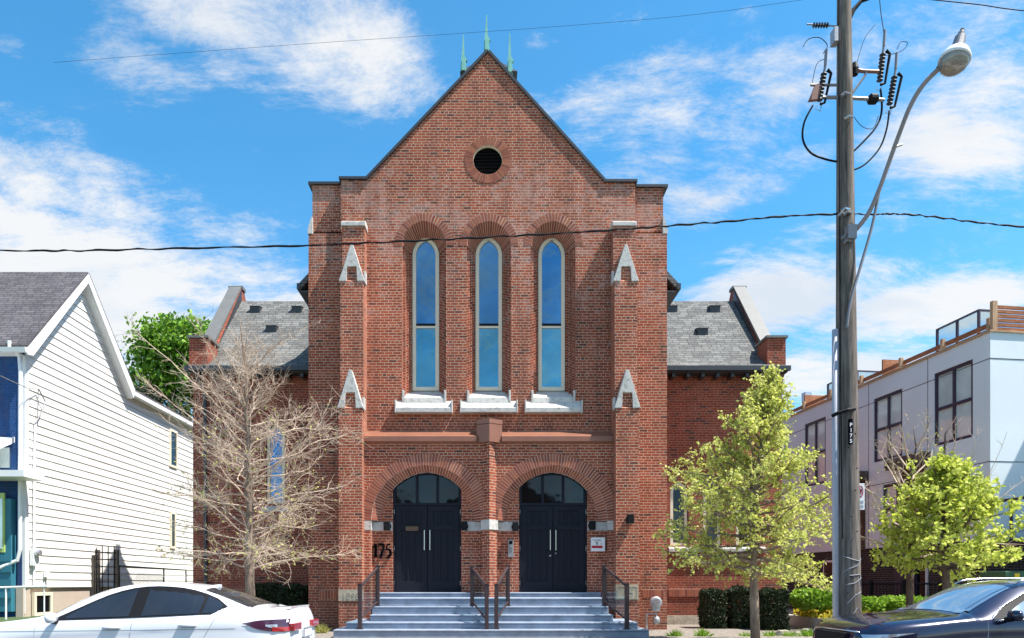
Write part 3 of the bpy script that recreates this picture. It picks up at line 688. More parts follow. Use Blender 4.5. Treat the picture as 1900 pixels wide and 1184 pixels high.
m=MB(); numeral(m,[np_(*p) for p in ((415,700),(425,650),(490,650),(550,650))],[.01,.05,.06,.03]); numeral(m,[np_(*p) for p in ((545,650),(515,760),(475,870),(455,930))],[.05,.055,.06,.05]); m.build('numeral',M['ink'],num)
m=MB(); numeral(m,[np_(*p) for p in ((700,640),(660,652),(615,655))],[.02,.05,.05]); numeral(m,[np_(*p) for p in ((615,655),(608,710),(603,750))],[.035,.035,.03]); numeral(m,[np_(*p) for p in ((603,748),(650,745),(690,780),(700,840),(670,895),(620,925),(595,905))],[.03,.05,.06,.065,.055,.04,.02]); m.build('numeral',M['ink'],num)
# fire safety box
x,z,Y=WX(1108,YB),HZ(1011,YB),YB
o=thing('fire_safety_box','white fire safety plan box with dark red stripe right of right door','box',(x,Y,z))
MB().box(x-.18,Y-.16,z-.18,x+.19,Y-.001,z+.19).build('case',M['signwhite'],o,bevel=.01)
MB().box(x-.17,Y-.163,z-.1,x+.12,Y-.1605,z-.03).build('red_stripe',M['red'],o)
textmesh('lettering','Fire Safety\nPlan',M['ink'],.058,(x-.03,Y-.162,z+.10),o,.001)
textmesh('emblem','▲',M['ink'],.09,(x-.03,Y-.162,z+.0),o,.001) if False else MB().prism([(x-.06,z-.0),(x+.0,z-.0),(x-.03,z+.045)],Y-.163,Y-.1605).build('emblem',M['ink'],o)
textmesh('lettering','2',M['red'],.07,(x+.08,Y-.162,z+.0),o,.001)
# intercom
x,z=WX(947.5,YB),HZ(1018,YB)
o=thing('intercom','narrow grey intercom panel between the two doors','intercom',(x,Y,z))
MB().box(x-.075,Y-.07,z-.24,x+.075,Y-.001,z+.24).build('case',M['greybox'],o,bevel=.01)
MB().box(x-.045,Y-.074,z+.12,x+.045,Y-.0705,z+.20).build('screen',M['ink'],o)
m=MB()
for i in range(4):
    for j in range(3): m.box(x-.04+j*.03,Y-.076,z-.10+i*.04,x-.02+j*.03,Y-.0705,z-.075+i*.04)
m.build('keypad',M['chrome'],o)
# gas meter
YG=18.75; x=WX(1214,YG); z=HZ(1118,YG)
o=thing('gas_meter','grey round gas meter and pipes at foot of right brick pier','gas meter',(x,YG,.25))
m=MB(); m.lathe([(.02,-.09),(.13,-.08),(.17,-.03),(.17,.03),(.13,.08),(.02,.09)],(x,YG-.15,z),18,(0,1,0)); m.box(x-.1,YG-.22,z-.22,x+.1,YG-.08,z-.1); m.build('meter_body',M['meter'],o,smooth=False)
m=MB(); m.tube([(x,YG-.15,z-.1),(x,YG-.15,z-.30),(x-.25,YG-.15,z-.30),(x-.25,YG-.15,.25)],.03,8); m.tube([(x+.02,YG-.15,z-.3),(x+.02,YG-.15,z-.42)],.028,8); m.build('pipe',M['meter'],o)
m=MB(); m.lathe([(.03,.16),(.09,.10),(.10,.02),(.05,-.06),(.02,-.08)],(x+.02,YG-.15,z-.52),14); m.build('regulator',M['meter'],o,smooth=True)
m=MB(); m.lathe([(.09,0),(.09,.02)],(x,YG-.245,z+.02),16,(0,-1,0)); m.build('dial',M['clear'],o)
# steps
st=thing('entrance_steps','broad blue grey painted concrete steps up to the church doors','steps',(0,17,.2))
def step(x0,x1,yf,yb,z,th):
    m=MB(); m.box(x0,yf+.02,th,x1,yb,z-.045); m.box(x0,yf,z-.045,x1,yb+.03,z); m.build('step',M['step'],st,bevel=.018)
zs=[HZ(1168.6,16.0),HZ(1154.6,16.35),HZ(1140.6,16.68),HZ(1125,17.0),HZ(1109.5,17.32),zd]
step(WX(618,16),WX(1205,16),16.0,18.0,zs[0],.05)
step(WX(641,16.35),WX(1184,16.35),16.35,18.0,zs[1],zs[0]-.002)
step(WX(686,16.68),WX(1138,16.68),16.68,18.0,zs[2],zs[1]-.002)
step(-2.86,2.98,17.0,18.05,zs[3],zs[2]-.002)
step(-2.84,2.96,17.32,YB+.01,zs[4],zs[3]-.002)
for c in DC: step(c-1.25,c+1.25,18.38,YB+.3,zs[5],zs[4]-.002)
m=MB(); m.box(-2.85,17.9,.3,2.97,18.39,zs[4]-.01); m.build('landing_base',M['step'],st)
# railings
def railing(up,lo,lab):
    (ux,uY,uz0,uz1),(lx,lY,lz0,lz1)=up,lo
    o=thing('handrail',lab,'handrail',(lx,lY,lz0),'bronze glass panel handrails on the steps')
    for (x,Y,z0,z1) in (up,lo):
        m=MB(); m.box(x-.048,Y-.048,z0,x+.048,Y+.048,z1); m.box(x-.055,Y-.055,z1,x+.055,Y+.055,z1+.025); m.box(x-.075,Y-.075,z0,x+.075,Y+.075,z0+.015); m.box(x-.05,Y-.05,z0+.015,x+.05,Y+.05,z0+.06); m.build('post',M['bronze'],o,bevel=.005)
    d=Vector((ux-lx,uY-lY,0)); 
    A=Vector((lx,lY,lz1-.05)); B=Vector((ux,uY,uz1-.03))
    MB().tube([A,B],.036,8).build('top_rail',M['bronze'],o)
    A2=Vector((lx,lY,lz0+.22)); B2=Vector((ux,uY,uz0+.12))
    MB().tube([A2,B2],.024,8).build('bottom_rail',M['bronze'],o)
    e=Vector((.004,.0,0)); u=(B-A)*.05; m=MB()
    fr=[A2+u*1+Vector((0,0,.03)),B2-u*1+Vector((0,0,.03)),B-u*1-Vector((0,0,.03)),A+u*1-Vector((0,0,.03))]
    m.hexa([p-e for p in fr],[p+e for p in fr]); m.build('glass_panel',M['pglass'],o)
def RP(px,Y,z0,pyt): return (WX(px,Y),Y,z0,HZ(pyt,Y))
railing(RP(700.7,17.12,zs[3],1051),RP(668,16.18,zs[0],1085),'leftmost bronze handrail with glass panel on the church steps')
railing(RP(876,17.12,zs[3],1052),RP(903,16.18,zs[0],1085),'bronze glass handrail at the right edge of the left stair flight')
railing(RP(942.5,17.12,zs[3],1050),RP(921,16.18,zs[0],1085),'bronze glass handrail at the left edge of the right stair flight')
railing(RP(1121,17.12,zs[3],1050),RP(1163,16.18,zs[0],1084),'rightmost bronze handrail with glass panel on the church steps')
# ------------------------------------------------------------------ white house on the left
HX=-13.9; hf=20.76; hp=WX(48,hf)
YP1=HX*F/(148-CX); YE2=HX*F/(235-CX); zE=HZ(628,hf); zPk=HZ(508,YP1); zE2=HZ(722,YE2); zL=zE2-.1; YR1=34.5; zb0=HZ(1090,hf)
house=thing('white_house','white clapboard house with steep gable and dark shingle roof, left of the church','house',(HX-3,hf,.3))
m=MB(); m.prism([(hf,zb0),(YR1,zb0),(YR1,zL),(YE2,zL),(YE2,zE2),(YP1,zPk-.12),(hf,zE)],HX-9,HX-.03,'x'); m.build('wall',M['siding'],house)
def roofz(Y):
    if Y<YP1: return zE+(zPk-.15-zE)*(Y-hf)/(YP1-hf)
    if Y<YE2: return zPk-.15+(zE2-zPk+.15)*(Y-YP1)/(YE2-YP1)
    return zL
m=MB(); bh=.25; z=zb0
def yr(z):                                    # extent of the gable wall at a height
    a=hf if z<=zE else hf+(YP1-hf)*(z-zE)/(zPk-.15-zE)
    b=YR1 if z<=zL else (YE2 if z<=zE2 else YE2-(YE2-YP1)*(z-zE2)/(zPk-.15-zE2))
    return a,b
while z<zPk-.2:
    z2=min(z+bh,zPk-.2)
    if z<zL<z2: z2=zL
    a,b=yr(z+.0005); a2,b2=yr(z2-.0005)
    cuts=[a]; c_=a+rnd.uniform(1.0,3.8)
    while c_<b-.6:
        if max(a,a2)+.2<c_<min(b,b2)-.2: cuts.append(c_)
        c_+=3.66
    cuts.append(b)
    for ci in range(len(cuts)-1):
        ca,cb=cuts[ci]+(.003 if ci else 0),cuts[ci+1]; ta=a2 if ci==0 else ca; tb=b2 if ci==len(cuts)-2 else cb; j=rnd.uniform(0,.004)
        m.hexa([(HX-.02,ca,z),(HX+.026+j,ca,z),(HX+.026+j,cb,z),(HX-.02,cb,z)],[(HX-.02,ta,z2),(HX+.002+j,ta,z2),(HX+.002+j,tb,z2),(HX-.02,tb,z2)])
    z=z2
m.build('siding',M['siding'],house)
# front wall (blue painted brick) and porch
MB().box(HX-9,hf-.06,.4,HX-.02,hf-.005,zE-.02).build('front_wall',M['brick_blue'],house)
m=MB()
def slabx(m,p,q,x0,x1,t):
    d=Vector((q[0]-p[0],q[1]-p[1])).normalized(); n=Vector((-d.y,d.x)); n=n if n.y>0 else -n
    m.prism([p,q,(q[0]+n.x*t,q[1]+n.y*t),(p[0]+n.x*t,p[1]+n.y*t)],x0,x1,'x')
ov=HX+.30
slabx(m,(hf-.35,zE-.36),(YP1,zPk),HX-9,ov,.06); slabx(m,(YP1,zPk),(YE2+.05,zE2-.02),HX-9,ov,.06)
slabx(m,(YE2+.0,zL+.02),(YR1,zL+.0),HX-9,ov,.09)
rf=m.build('roof',M['shingle_dark'],house)
m=MB()
sl1=(zPk-zE)/(YP1-hf)
m.prism([(hf-.36,zE-.40),(YP1,zPk-.002),(YP1,zPk-.30),(hf-.12,zE-.56),(hf-.36,zE-.60)],ov-.05,ov+.012,'x')
m.prism([(YP1,zPk-.003),(YE2+.04,zE2-.03),(YE2-.06,zE2-.36),(YP1,zPk-.32)],ov-.05,ov+.01,'x')
m.prism([(YE2-.06,zL-.14),(YR1,zL-.14),(YR1,zL+.015),(YE2-.0,zL+.015)],ov-.05,ov+.014,'x')
m.build('rake_board',M['white'],rf)
m=MB()
slabx(m,(hf-.1,zE-.28),(YP1,zPk-.34),HX-.0,ov-.05,.03); slabx(m,(YP1,zPk-.34),(YE2-.05,zE2-.38),HX+.0,ov-.05,.03); m.box(HX,YE2,zL-.14,ov-.05,YR1,zL-.11)
m.build('soffit',M['white'],rf)
m=MB(); m.prism([(hf-.50,zE-.42),(hf-.36,zE-.42),(hf-.36,zE-.55),(hf-.46,zE-.55)],HX-9,ov-.0,'x'); m.box(HX-9,hf-.36,zE-.56,HX-.0,hf-.06,zE-.52); m.build('gutter',M['white'],rf)
m=MB(); m.box(HX-.06,hf-.075,.6,HX+.03,hf-.0605,zE-.56); m.box(HX+.005,hf-.06,zb0,HX+.045,hf+.06,zE-.1); m.build('corner_trim',M['white'],house)
MB().box(HX-.2,hf-.078,.6,HX-.061,hf-.062,zE-.58).build('blue_corner_board',M['brick_blue'],house)
q=lambda px,py,Y:(WX(px,Y),Y,HZ(py,Y))
Yd=hf-.25
m=MB(); m.tube([q(17,632,Yd-.15),q(18,645,Yd-.12),q(36,660,Yd),q(38,690,Yd),q(37,1020,Yd),q(32,1040,Yd),q(-10,1058,Yd-.1)],.055,8); m.build('downspout',M['white'],house)
m=MB(); m.prism([(hf-1.6,HZ(838,hf-1.6)),(hf-.08,HZ(812,hf)),(hf-.08,HZ(822,hf)),(hf-1.6,HZ(851,hf-1.6))],HX-9,WX(31,hf),'x'); m.build('porch_roof',M['white'],house)
m=MB(); m.box(HX-9,hf-1.0,HZ(884,hf-1),WX(44,hf-1),hf-.08,HZ(872,hf-1)); m.build('porch_beam',M['white'],house)
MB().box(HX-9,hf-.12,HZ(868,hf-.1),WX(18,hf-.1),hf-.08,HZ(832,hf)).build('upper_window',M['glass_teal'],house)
m=MB(); m.box(HX-9,hf-.3,HZ(1135,hf-.3),WX(20,hf-.3),hf-.08,HZ(925,hf-.3)); m.build('bay_boards',M['teal'],house)
m=MB(); m.box(HX-9,hf-.35,HZ(1025,hf-.3),WX(10,hf-.3),hf-.301,HZ(915,hf-.3)); pw_=m.build('bay_window',M['lime_green'],house)
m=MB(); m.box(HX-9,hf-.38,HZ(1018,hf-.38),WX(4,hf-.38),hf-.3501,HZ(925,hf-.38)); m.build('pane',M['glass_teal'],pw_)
for zz_ in (1030,1050,1075,1098): MB().box(HX-9,hf-.34,HZ(zz_+12,hf-.3),WX(22,hf-.3),hf-.3005,HZ(zz_,hf-.3)).build('board',M['teal'],house)
# foundation, basement window
m=MB(); m.box(HX-9,hf-.02,.2,HX-.05,YR1,zb0-.001); m.box(HX-.22,hf-.12,.3,HX+.0,hf+.2,zb0-.002); m.build('foundation',M['beige'],house)
def side_win(name,px0,px1,py0,py1,mat):
    Y0=HX*F/(px0-CX); Y1=HX*F/(px1-CX); Ym=(Y0+Y1)/2; z1=HZ(py0,Ym); z0=HZ(py1,Ym)
    m=MB(); m.prism([[(Y0,z0),(Y1,z0),(Y1,z1),(Y0,z1)],[(Y0+.1,z0+.1),(Y1-.1,z0+.1),(Y1-.1,z1-.1),(Y0+.1,z1-.1)]],HX-.02,HX+.07,'x')
    wn=m.build(name,M['cream'],house)
    MB().box(HX+.028,Y0+.1,z0+.1,HX+.035,Y1-.1,z1-.1).build('pane',mat,wn)
side_win('window',313,327,798,868,M['glass_dark']); side_win('window',314,324,950,1018,M['glass_dark']); side_win('basement_window',60,94,1099,1142,M['glass_dark'])
# electric service
def onwall(px,py,d=.06):
    X=HX+d; Y=X*F/(px-CX); return (X,Y,HZ(py,Y))
em=thing('electric_meter','white electric meter and conduit riser on the clapboard house wall','electric meter',onwall(63,1060))
m=MB(); m.tube([onwall(66,780,.07),onwall(64,830,.07),onwall(63,1020,.07),onwall(63,1085,.07)],.035,8); m.build('conduit',M['white'],em)
p=onwall(60,1030,.05); m=MB(); m.box(p[0],p[1]-.12,p[2]-.32,p[0]+.12,p[1]+.14,p[2]+.22); m.build('meter_box',M['white'],em)
p=onwall(68,1026,.18); m=MB(); m.lathe([(.11,0),(.12,.06),(.09,.12)],p,14,(1,0,0)); m.build('meter_dome',M['clear'],em,smooth=False)
p=onwall(84,1065,.05); m=MB(); m.box(p[0],p[1]-.08,p[2]-.1,p[0]+.1,p[1]+.08,p[2]+.1); tag(m.build('junction_box',M['white'],origin=p),'small white junction box low on the clapboard wall','electrical box')
m=MB(); m.tube([onwall(66,785,.1),onwall(80,760,.16),onwall(84,745,.16),onwall(72,722,.12)],.02,6); m.tube([onwall(70,790,.09),onwall(70,760,.09),onwall(71,722,.1)],.014,5)
m.tube([onwall(72,722,.1),onwall(50,720,.3),q(0,697,19.5),q(-300,600,14)],.012,5)
tag(m.build('service_cable',M['lampgrey'],origin=onwall(70,760)),'thin grey service cable looping down the clapboard house wall','cable')
# trellis gate and chain link fence
Yt=24.2
tg=thing('trellis_gate','dark metal grid gate between grey wooden posts by the white house','gate',(WX(195,Yt),Yt,.4))
for px,w_ in ((174,.09),(181,.13),(216,.12)):
    MB().box(WX(px,Yt)-w_/2,Yt-.05,.3,WX(px,Yt)+w_/2,Yt+.07,HZ(1020 if px>174 else 1030,Yt)).build('post',M['pole'],tg)
m=MB()
for px in (181,192,203,214): m.tube([(WX(px,Yt),Yt-.08,.4),(WX(px,Yt),Yt-.08,HZ(1013 if px!=181 else 1016,Yt))],.018,5)
for py in (1025,1038,1052,1066,1080): m.tube([(WX(179,Yt),Yt-.08,HZ(py,Yt)),(WX(218,Yt),Yt-.08,HZ(py,Yt))],.014,5)
m.build('grid',M['black'],tg)
cf=thing('chain_link_fence','black chain link fence running back between white house and church','fence',(WX(222,24.3),24.3,.4))
A=Vector((WX(221,24.3),24.3,0)); B=Vector((WX(345,30),30,0)); za,zb_=HZ(1050,24.3),HZ(1058,30)
m=MB(); m.tube([(A.x,A.y,za),(B.x,B.y,zb_)],.028,6); m.tube([(A.x,A.y,.5),(B.x,B.y,.5)],.02,6); m.build('rail',M['black'],cf)
for t in (.0,.62,1): p=A.lerp(B,t); MB().tube([(p.x,p.y,.3),(p.x,p.y,za+(zb_-za)*t+.03)],.03,6).build('post',M['black'],cf)
m=MB(); Lf=(B-A).length; k=0; st_=.11
while k*st_<Lf+1.2:
    for sg in (1,-1):
        t0=k*st_; t1=t0-sg*1.4
        def cl(t,z):
            return t,z
        a0,z0=(t0,.5); a1,z1=(t1,1.9)
        # clip to 0..Lf
        f0=0;f1=1
        if a1!=a0:
            for lim in (0,Lf):
                f=(lim-a0)/(a1-a0)
                if lim==0:
                    if a1<0: f1=min(f1,f)
                    if a0<0: f0=max(f0,f)
                else:
                    if a1>Lf: f1=min(f1,f)
                    if a0>Lf: f0=max(f0,f)
        if f1>f0:
            P0=A.lerp(B,(a0+(a1-a0)*f0)/Lf); P1=A.lerp(B,(a0+(a1-a0)*f1)/Lf)
            m.tube([(P0.x,P0.y,.5+1.4*f0),(P1.x,P1.y,.5+1.4*f1)],.005,3,cap=False)
    k+=1
m.build('mesh',M['lampgrey'],cf)
# handrail of the porch steps
ph=thing('porch_handrail','white pipe handrail at the blue house porch, bottom left','handrail',(WX(10,19.3),19.3,.3))
MB().tube([q(-30,1091,19.3),q(88,1088,19.3)],.03,8).build('rail',M['white'],ph)
MB().tube([q(11,1091,19.3),q(11,1140,19.3),q(11,1180,19.3)],.025,8).build('post',M['white'],ph)
MB().tube([q(82,1080,19.3),q(82,1140,19.3),q(82,1180,19.3)],.02,8).build('post',M['white'],ph)

# ------------------------------------------------------------------ town houses on the right
C0=Vector((14.15,19.6,0)); fd=Vector((-.1266,.992,0)); fn=Vector((-.992,-.1266,0))
def TS(px): k=(px-CX)/F; return (C0.x-k*C0.y)/(k*fd.y-fd.x)
def TY(s): return C0.y+fd.y*s
def TZ(px,py): return HZ(py,TY(TS(px)))
def xf(p): v=C0+fd*p[0]-fn*p[1]; return (v.x,v.y,p[2])     # local: x along facade (away), y inwards, z up
ztop=TZ(1828,620)
th=thing('town_house_row','pale grey flat roofed town house row with large gridded windows, right of the church','town houses',tuple(C0+fd*8-fn*4))
SL=28.0
wins=[(1733,1805,694,829,2),(1621,1674,741,859,2),(1493,1532,788,905,2)]
rect=lambda a,b,c,d:[(a,c),(b,c),(b,d),(a,d)]
hl=[];wr=[]
for x0,x1,y0,y1,n in wins:
    s1,s0=TS(x0),TS(x1); z1=TZ(x0,y0); z0=TZ(x0,y1); hl.append(rect(s0,s1,z0,z1)); wr.append((s0,s1,z0,z1))
# repeated bays further back, and lower floor windows
lowz0,lowz1=TZ(1638,960),TZ(1638,898)
s1,s0=TS(1638),TS(1690); hl.append(rect(s0,s1,3.2,4.9)); wr.append((s0,s1,3.2,4.9))
s1,s0=TS(1740),TS(1800); hl.append(rect(s0,s1,3.2,4.9)); wr.append((s0,s1,3.2,4.9))
for s_ in (13.6,17.8,21.6): hl.append(rect(s_,s_+1.5,5.75,8.0)); wr.append((s_,s_+1.5,5.75,8.0))
m=MB(xf); m.prism([rect(0.0,SL,2.75,ztop)]+hl,0,.15); 
m.box(0.0,-.0,0,1,1,1) if False else None
m.build('facade',M['stucco'],th)
m=MB(xf); m.box(.0,.151,2.75,SL,8,ztop); m.box(-.15,.0,2.75,-.001,8.0,ztop); m.build('wall',M['stucco'],th)
m=MB(xf); 
for zz_ in (ztop-.75,TZ(1700,885)): m.box(-.16,-.006,zz_,SL,-.001,zz_+.02); m.box(-.158,.0,zz_,-.151,8,zz_+.02)
for s_ in (TS(1722),TS(1612),TS(1558),19.3): m.box(s_,-.005,2.75,s_+.02,-.0012,ztop)
m.build('panel_joint',M['coping'],th)
m=MB(xf); m.box(.0,.05,.1,SL,8,2.745); m.box(-.1,.06,.1,-.001,8,2.745); m.build('brick_base',M['brick_dark'],th)
for s0,s1,z0,z1 in wr:
    m=MB(xf); t=.09; m.prism([rect(s0,s1,z0,z1),rect(s0+t,(s0+s1)/2-t/2,z0+t,(z0+z1)/2-t/2),rect((s0+s1)/2+t/2,s1-t,z0+t,(z0+z1)/2-t/2),rect(s0+t,(s0+s1)/2-t/2,(z0+z1)/2+t/2,z1-t),rect((s0+s1)/2+t/2,s1-t,(z0+z1)/2+t/2,z1-t)],.03,.12)
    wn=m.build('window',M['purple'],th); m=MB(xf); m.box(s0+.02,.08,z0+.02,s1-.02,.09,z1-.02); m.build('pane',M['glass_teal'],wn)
# canopies and entry doors
for x0,x1,y0,y1 in ((1657,1727,849,874),(1583,1611,877,898)):
    s1,s0=TS(x0),TS(x1); z1=TZ(x0,y0)+.05; z0=TZ(x0,y1)
    m=MB(xf); m.box(s0,-.32,z0,s1,-.002,z0+.34); m.build('canopy',M['bark_dark'],th)  # dark bark brown carries the shade on the wooden canopy
    m=MB(xf); m.box(s0+.15,-.10,2.76,s1-.5,-.003,z0-.002); m.build('wood_panel',M['cedar_dark'],th)
    m=MB(xf); m.box(s0+.55,-.1,.5,s0+1.5,.04,2.7); m.build('entry_door',M['purple'],th)
for s_ in (2.2,6.4,11.0):
    m=MB(xf); m.box(s_,.0,1.0,s_+1.2,.045,2.4); wn=m.build('ground_window',M['white'],th); m=MB(xf); m.box(s_+.08,-.01,1.08,s_+1.12,-.0005,2.32); m.build('pane',M['glass_dark'],wn)
# roof terrace: cedar screens and glass panels
m=MB(xf); m.box(-.2,-.05,ztop,SL,.02,ztop+.05); m.box(-.2,.02,ztop,-.1,8,ztop+.05); m.build('roof_edge',M['cedarl'],th)
def cedar(s0,s1,n0,n1,z0,z1,k):
    m=MB(xf)
    for i in range(k):
        a=z0+(z1-z0)*i/k; m.box(s0,n0,a+.02,s1,n1,a+(z1-z0)/k-.02)
    m.build('cedar_screen',M['cedar'],th)
def posts(ss,n,z0,z1):
    for s_ in ss: MB(xf).box(s_-.05,n-.05,z0,s_+.05,n+.06,z1).build('terrace_post',M['cedarl'],th)
zr=ztop+.05
cedar(.0,27,.25,.29,zr,zr+.36,2)
posts([.1,1.8,3.6,5.6,7.4,9.2,11.2,13,15,17,19],.2,zr,zr+.44)
cedar(-.12,-.06,.2,5.5,zr,zr+.75,6); MB(xf).box(-.13,.1,zr,-.03,.25,zr+.85).build('terrace_post',M['cedarl'],th)
MB(xf).box(4.6,.3,zr+.2,4.66,1.2,zr+.72).build('terrace_screen',M['cedar'],th); MB(xf).box(9.3,.3,zr+.2,9.36,1.2,zr+.75).build('terrace_screen',M['cedar'],th); MB(xf).box(14.5,.3,zr+.2,14.56,1.2,zr+.75).build('terrace_screen',M['cedar'],th)
def gpan(s0,s1,n0,n1,z0,z1):
    m=MB(xf); 
    m.box(s0,n0,z0,s1,n0+.02,z1); g=m.build('glass_screen',M['pglass'],th)
    m=MB(xf); m.box(s0-.03,n0-.02,z1,s1+.03,n0+.04,z1+.05)
    for a in (s0,(s0+s1)/2,s1): m.box(a-.03,n0-.021,z0-.2,a+.03,n0+.041,z1)
    m.build('screen_frame',M['purple'],g)
def gpan2(s,n0,n1,z0,z1):
    m=MB(xf); m.box(s-.01,n0,z0,s+.01,n1,z1); g=m.build('glass_screen',M['pglass'],th)
    MB(xf).box(s-.03,n0,z1,s+.03,n1,z1+.05).build('screen_frame',M['purple'],g)
gpan(.9,2.5,.6,.6,zr+.3,zr+.98); gpan2(.9,.63,3.5,zr+.3,zr+.98)
gpan(6.4,8.2,.6,.6,zr+.2,zr+.85); gpan2(6.4,.63,3.5,zr+.2,zr+.85)
MB(xf).box(10.7,1.2,zr,11.0,1.5,zr+1.3).build('flue',M['meter'],th)
# balcony on the street side
m=MB(xf); m.box(-1.5,-.1,2.45,-.16,8,2.62); m.build('balcony_slab',M['purple'],th)
m=MB(xf)
for k in range(6): m.box(-1.47,-.08+k*1.3,2.62,-1.41,-.02+k*1.3,3.75)
m.box(-1.48,-.1,3.75,-1.40,8,3.82); m.box(-1.46,-.08,2.75,-1.42,8,2.8); m.box(-1.4,-.08,3.75,-.16,-.02,3.82)
m.box(-.9,-.07,2.62,-.84,-.02,3.75); m.build('balcony_rail',M['purple'],th)
MB(xf).box(-1.45,-.0,2.8,-1.435,7.9,3.72).build('balcony_glass',M['pglass'],th)
# street-side neighbour that throws the shade on the end wall
nb=thing('neighbour_block','grey flat roofed house beyond the right edge of the picture','house',(22,17,0))
MB().box(18.6,13,.1,27,21,11.6).build('wall',M['stucco'],nb); MB().box(18.5,12.9,11.601,27.1,21.1,11.8).build('roof',M['coping'],nb)
for k in range(3):
    for j in range(3):
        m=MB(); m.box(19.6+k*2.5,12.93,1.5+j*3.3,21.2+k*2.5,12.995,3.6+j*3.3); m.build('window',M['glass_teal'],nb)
# utility cabinet by the end wall
o=thing('utility_cabinet','green utility cabinet with a yellow label beside the town houses','utility box',(WX(1890,17.5),17.5,.3))
m=MB(); m.box(WX(1865,17.5),17.5,.3,WX(1935,17.5),18.4,HZ(1060,17.5)); m.build('case',plain('cabinet_green',(.03,.11,.05),.5),o,bevel=.02)
MB().box(WX(1882,17.5),17.48,HZ(1074,17.48),WX(1891,17.5),17.499,HZ(1064,17.48)).build('yellow_label',plain('label_yellow',(.8,.5,.02),.5),o)
MB().box(WX(1878,17.5),17.48,HZ(1084,17.48),WX(1890,17.5),17.499,HZ(1077,17.48)).build('notice',M['signwhite'],o)
# black yard fence in front of the town houses
bf=thing('iron_fence','black iron railing fence along the front of the town houses','fence',(WX(1650,21),21,.3))
m=MB(); a=Vector((12.0,25.2,0)); b=Vector((13.1,18.2,0)); 
m.tube([(a.x,a.y,1.5),(b.x,b.y,1.5)],.03,5); m.tube([(a.x,a.y,.6),(b.x,b.y,.6)],.02,5)
for i in range(49): p=a.lerp(b,i/48); m.tube([(p.x,p.y,.55),(p.x,p.y,1.5)],.011,4)
m.build('railing',M['black'],bf)
for i in range(6): p=a.lerp(b,i/5); MB().box(p.x-.05,p.y-.05,.2,p.x+.05,p.y+.05,1.62).build('post',M['black'],bf)

# ------------------------------------------------------------------ utility pole
YU=11.3; xb=WX(1573,YU)
pl=thing('utility_pole','tall weathered wooden utility pole with street lamp arm and electrical fittings','utility pole',(xb,YU,.15))
m=MB(); pp=[];rr=[]
for i in range(26): 
    z=.1+i*.5; py=CY-(z-CZ)*F/YU
    t=(1184-py)/1184; cxp=1574+(1566-1574)*min(1.2,t); hwp=22.5+(12.0-22.5)*min(1.15,t)
    pp.append((WX(cxp,YU),YU,z)); rr.append(hwp*YU/F)
m.tube(pp,rr,18); m.build('pole',M['pole'],pl,smooth=True)
def PU(px,py,dy=0): return (WX(px,YU+dy),YU+dy,HZ(py,YU+dy))
m=MB(); m.tube([PU(1550,612,-.02),PU(1550,900,-.02),PU(1552,1250,-.02)],.052,10)
m.build('conduit',M['pvc'],pl,smooth=True)
m=MB(); m.tube([PU(1557,0,-.15),PU(1557,250,-.17),PU(1559,600,-.19),PU(1563,1000,-.2)],.012,5); m.build('ground_wire',M['black'],pl)
for py in (764,):
    m=MB(); m.tube([PU(1544,772,-.12),PU(1556,766,-.2),PU(1572,761,-.235),PU(1586,759,-.18)],.03,6); m.build('strap',M['black'],pl)
# number plate P175
xpl,ypl=1580,YU-.205
m=MB(); m.box(WX(1575.5,ypl),ypl,HZ(824,ypl),WX(1582.5,ypl),ypl+.03,HZ(777,ypl)); npz=m.build('number_plate',M['ink'],pl)
for i,ch in enumerate('P175'): textmesh('character',ch,M['signwhite'],.085,(WX(1579,ypl),ypl-.002,HZ(791.5+i*10,ypl)),npz,.001,bold=.002)
for k in range(9):
    py=800+k*38+rnd.uniform(-8,8); px=1570+rnd.uniform(-9,9); m=MB(); m.lathe([(.012,0),(.012,.01)],(WX(px,YU),YU-.2,HZ(py,YU-.2)),8,(0,-1,0)); m.build('bolt',M['black'],pl)
# white scribbles near the foot
for k,ptsx in enumerate([[(1556,1062),(1566,1055),(1580,1050),(1589,1036)],[(1556,1032),(1570,1038),(1586,1042)],[(1560,1085),(1575,1082),(1590,1072)],[(1562,1120),(1575,1105),(1590,1098)],[(1578,1150),(1572,1138),(1580,1128),(1588,1138),(1582,1150)],[(1566,1068),(1585,1066),(1590,1088)]]):
    P=[]
    for px,py in ptsx:
        cxp=1573.5; rad=21.5*YU/F; xx=WX(px,YU-.15)-WX(cxp,YU-.15); xx=max(-rad*.9,min(rad*.9,xx)); P.append((WX(cxp,YU)+xx,YU-math.sqrt(rad*rad-xx*xx)-.004,HZ(py,YU-.15)))
    fine=[]
    for i in range(len(P)-1):
        for j in range(4):
            t=j/4; v=Vector(P[i]).lerp(Vector(P[i+1]),t); xx=v.x-WX(1573.5,YU); v.y=YU-math.sqrt(max(0,rad*rad-xx*xx))-.003; fine.append(v)
    fine.append(Vector(P[-1])); m=MB(); m.tube(fine,.007,4); m.build('painted_scribble',plain('faded_white_paint',(.30,.30,.32),.8) if k==0 else bpy.data.materials['faded_white_paint'],pl)
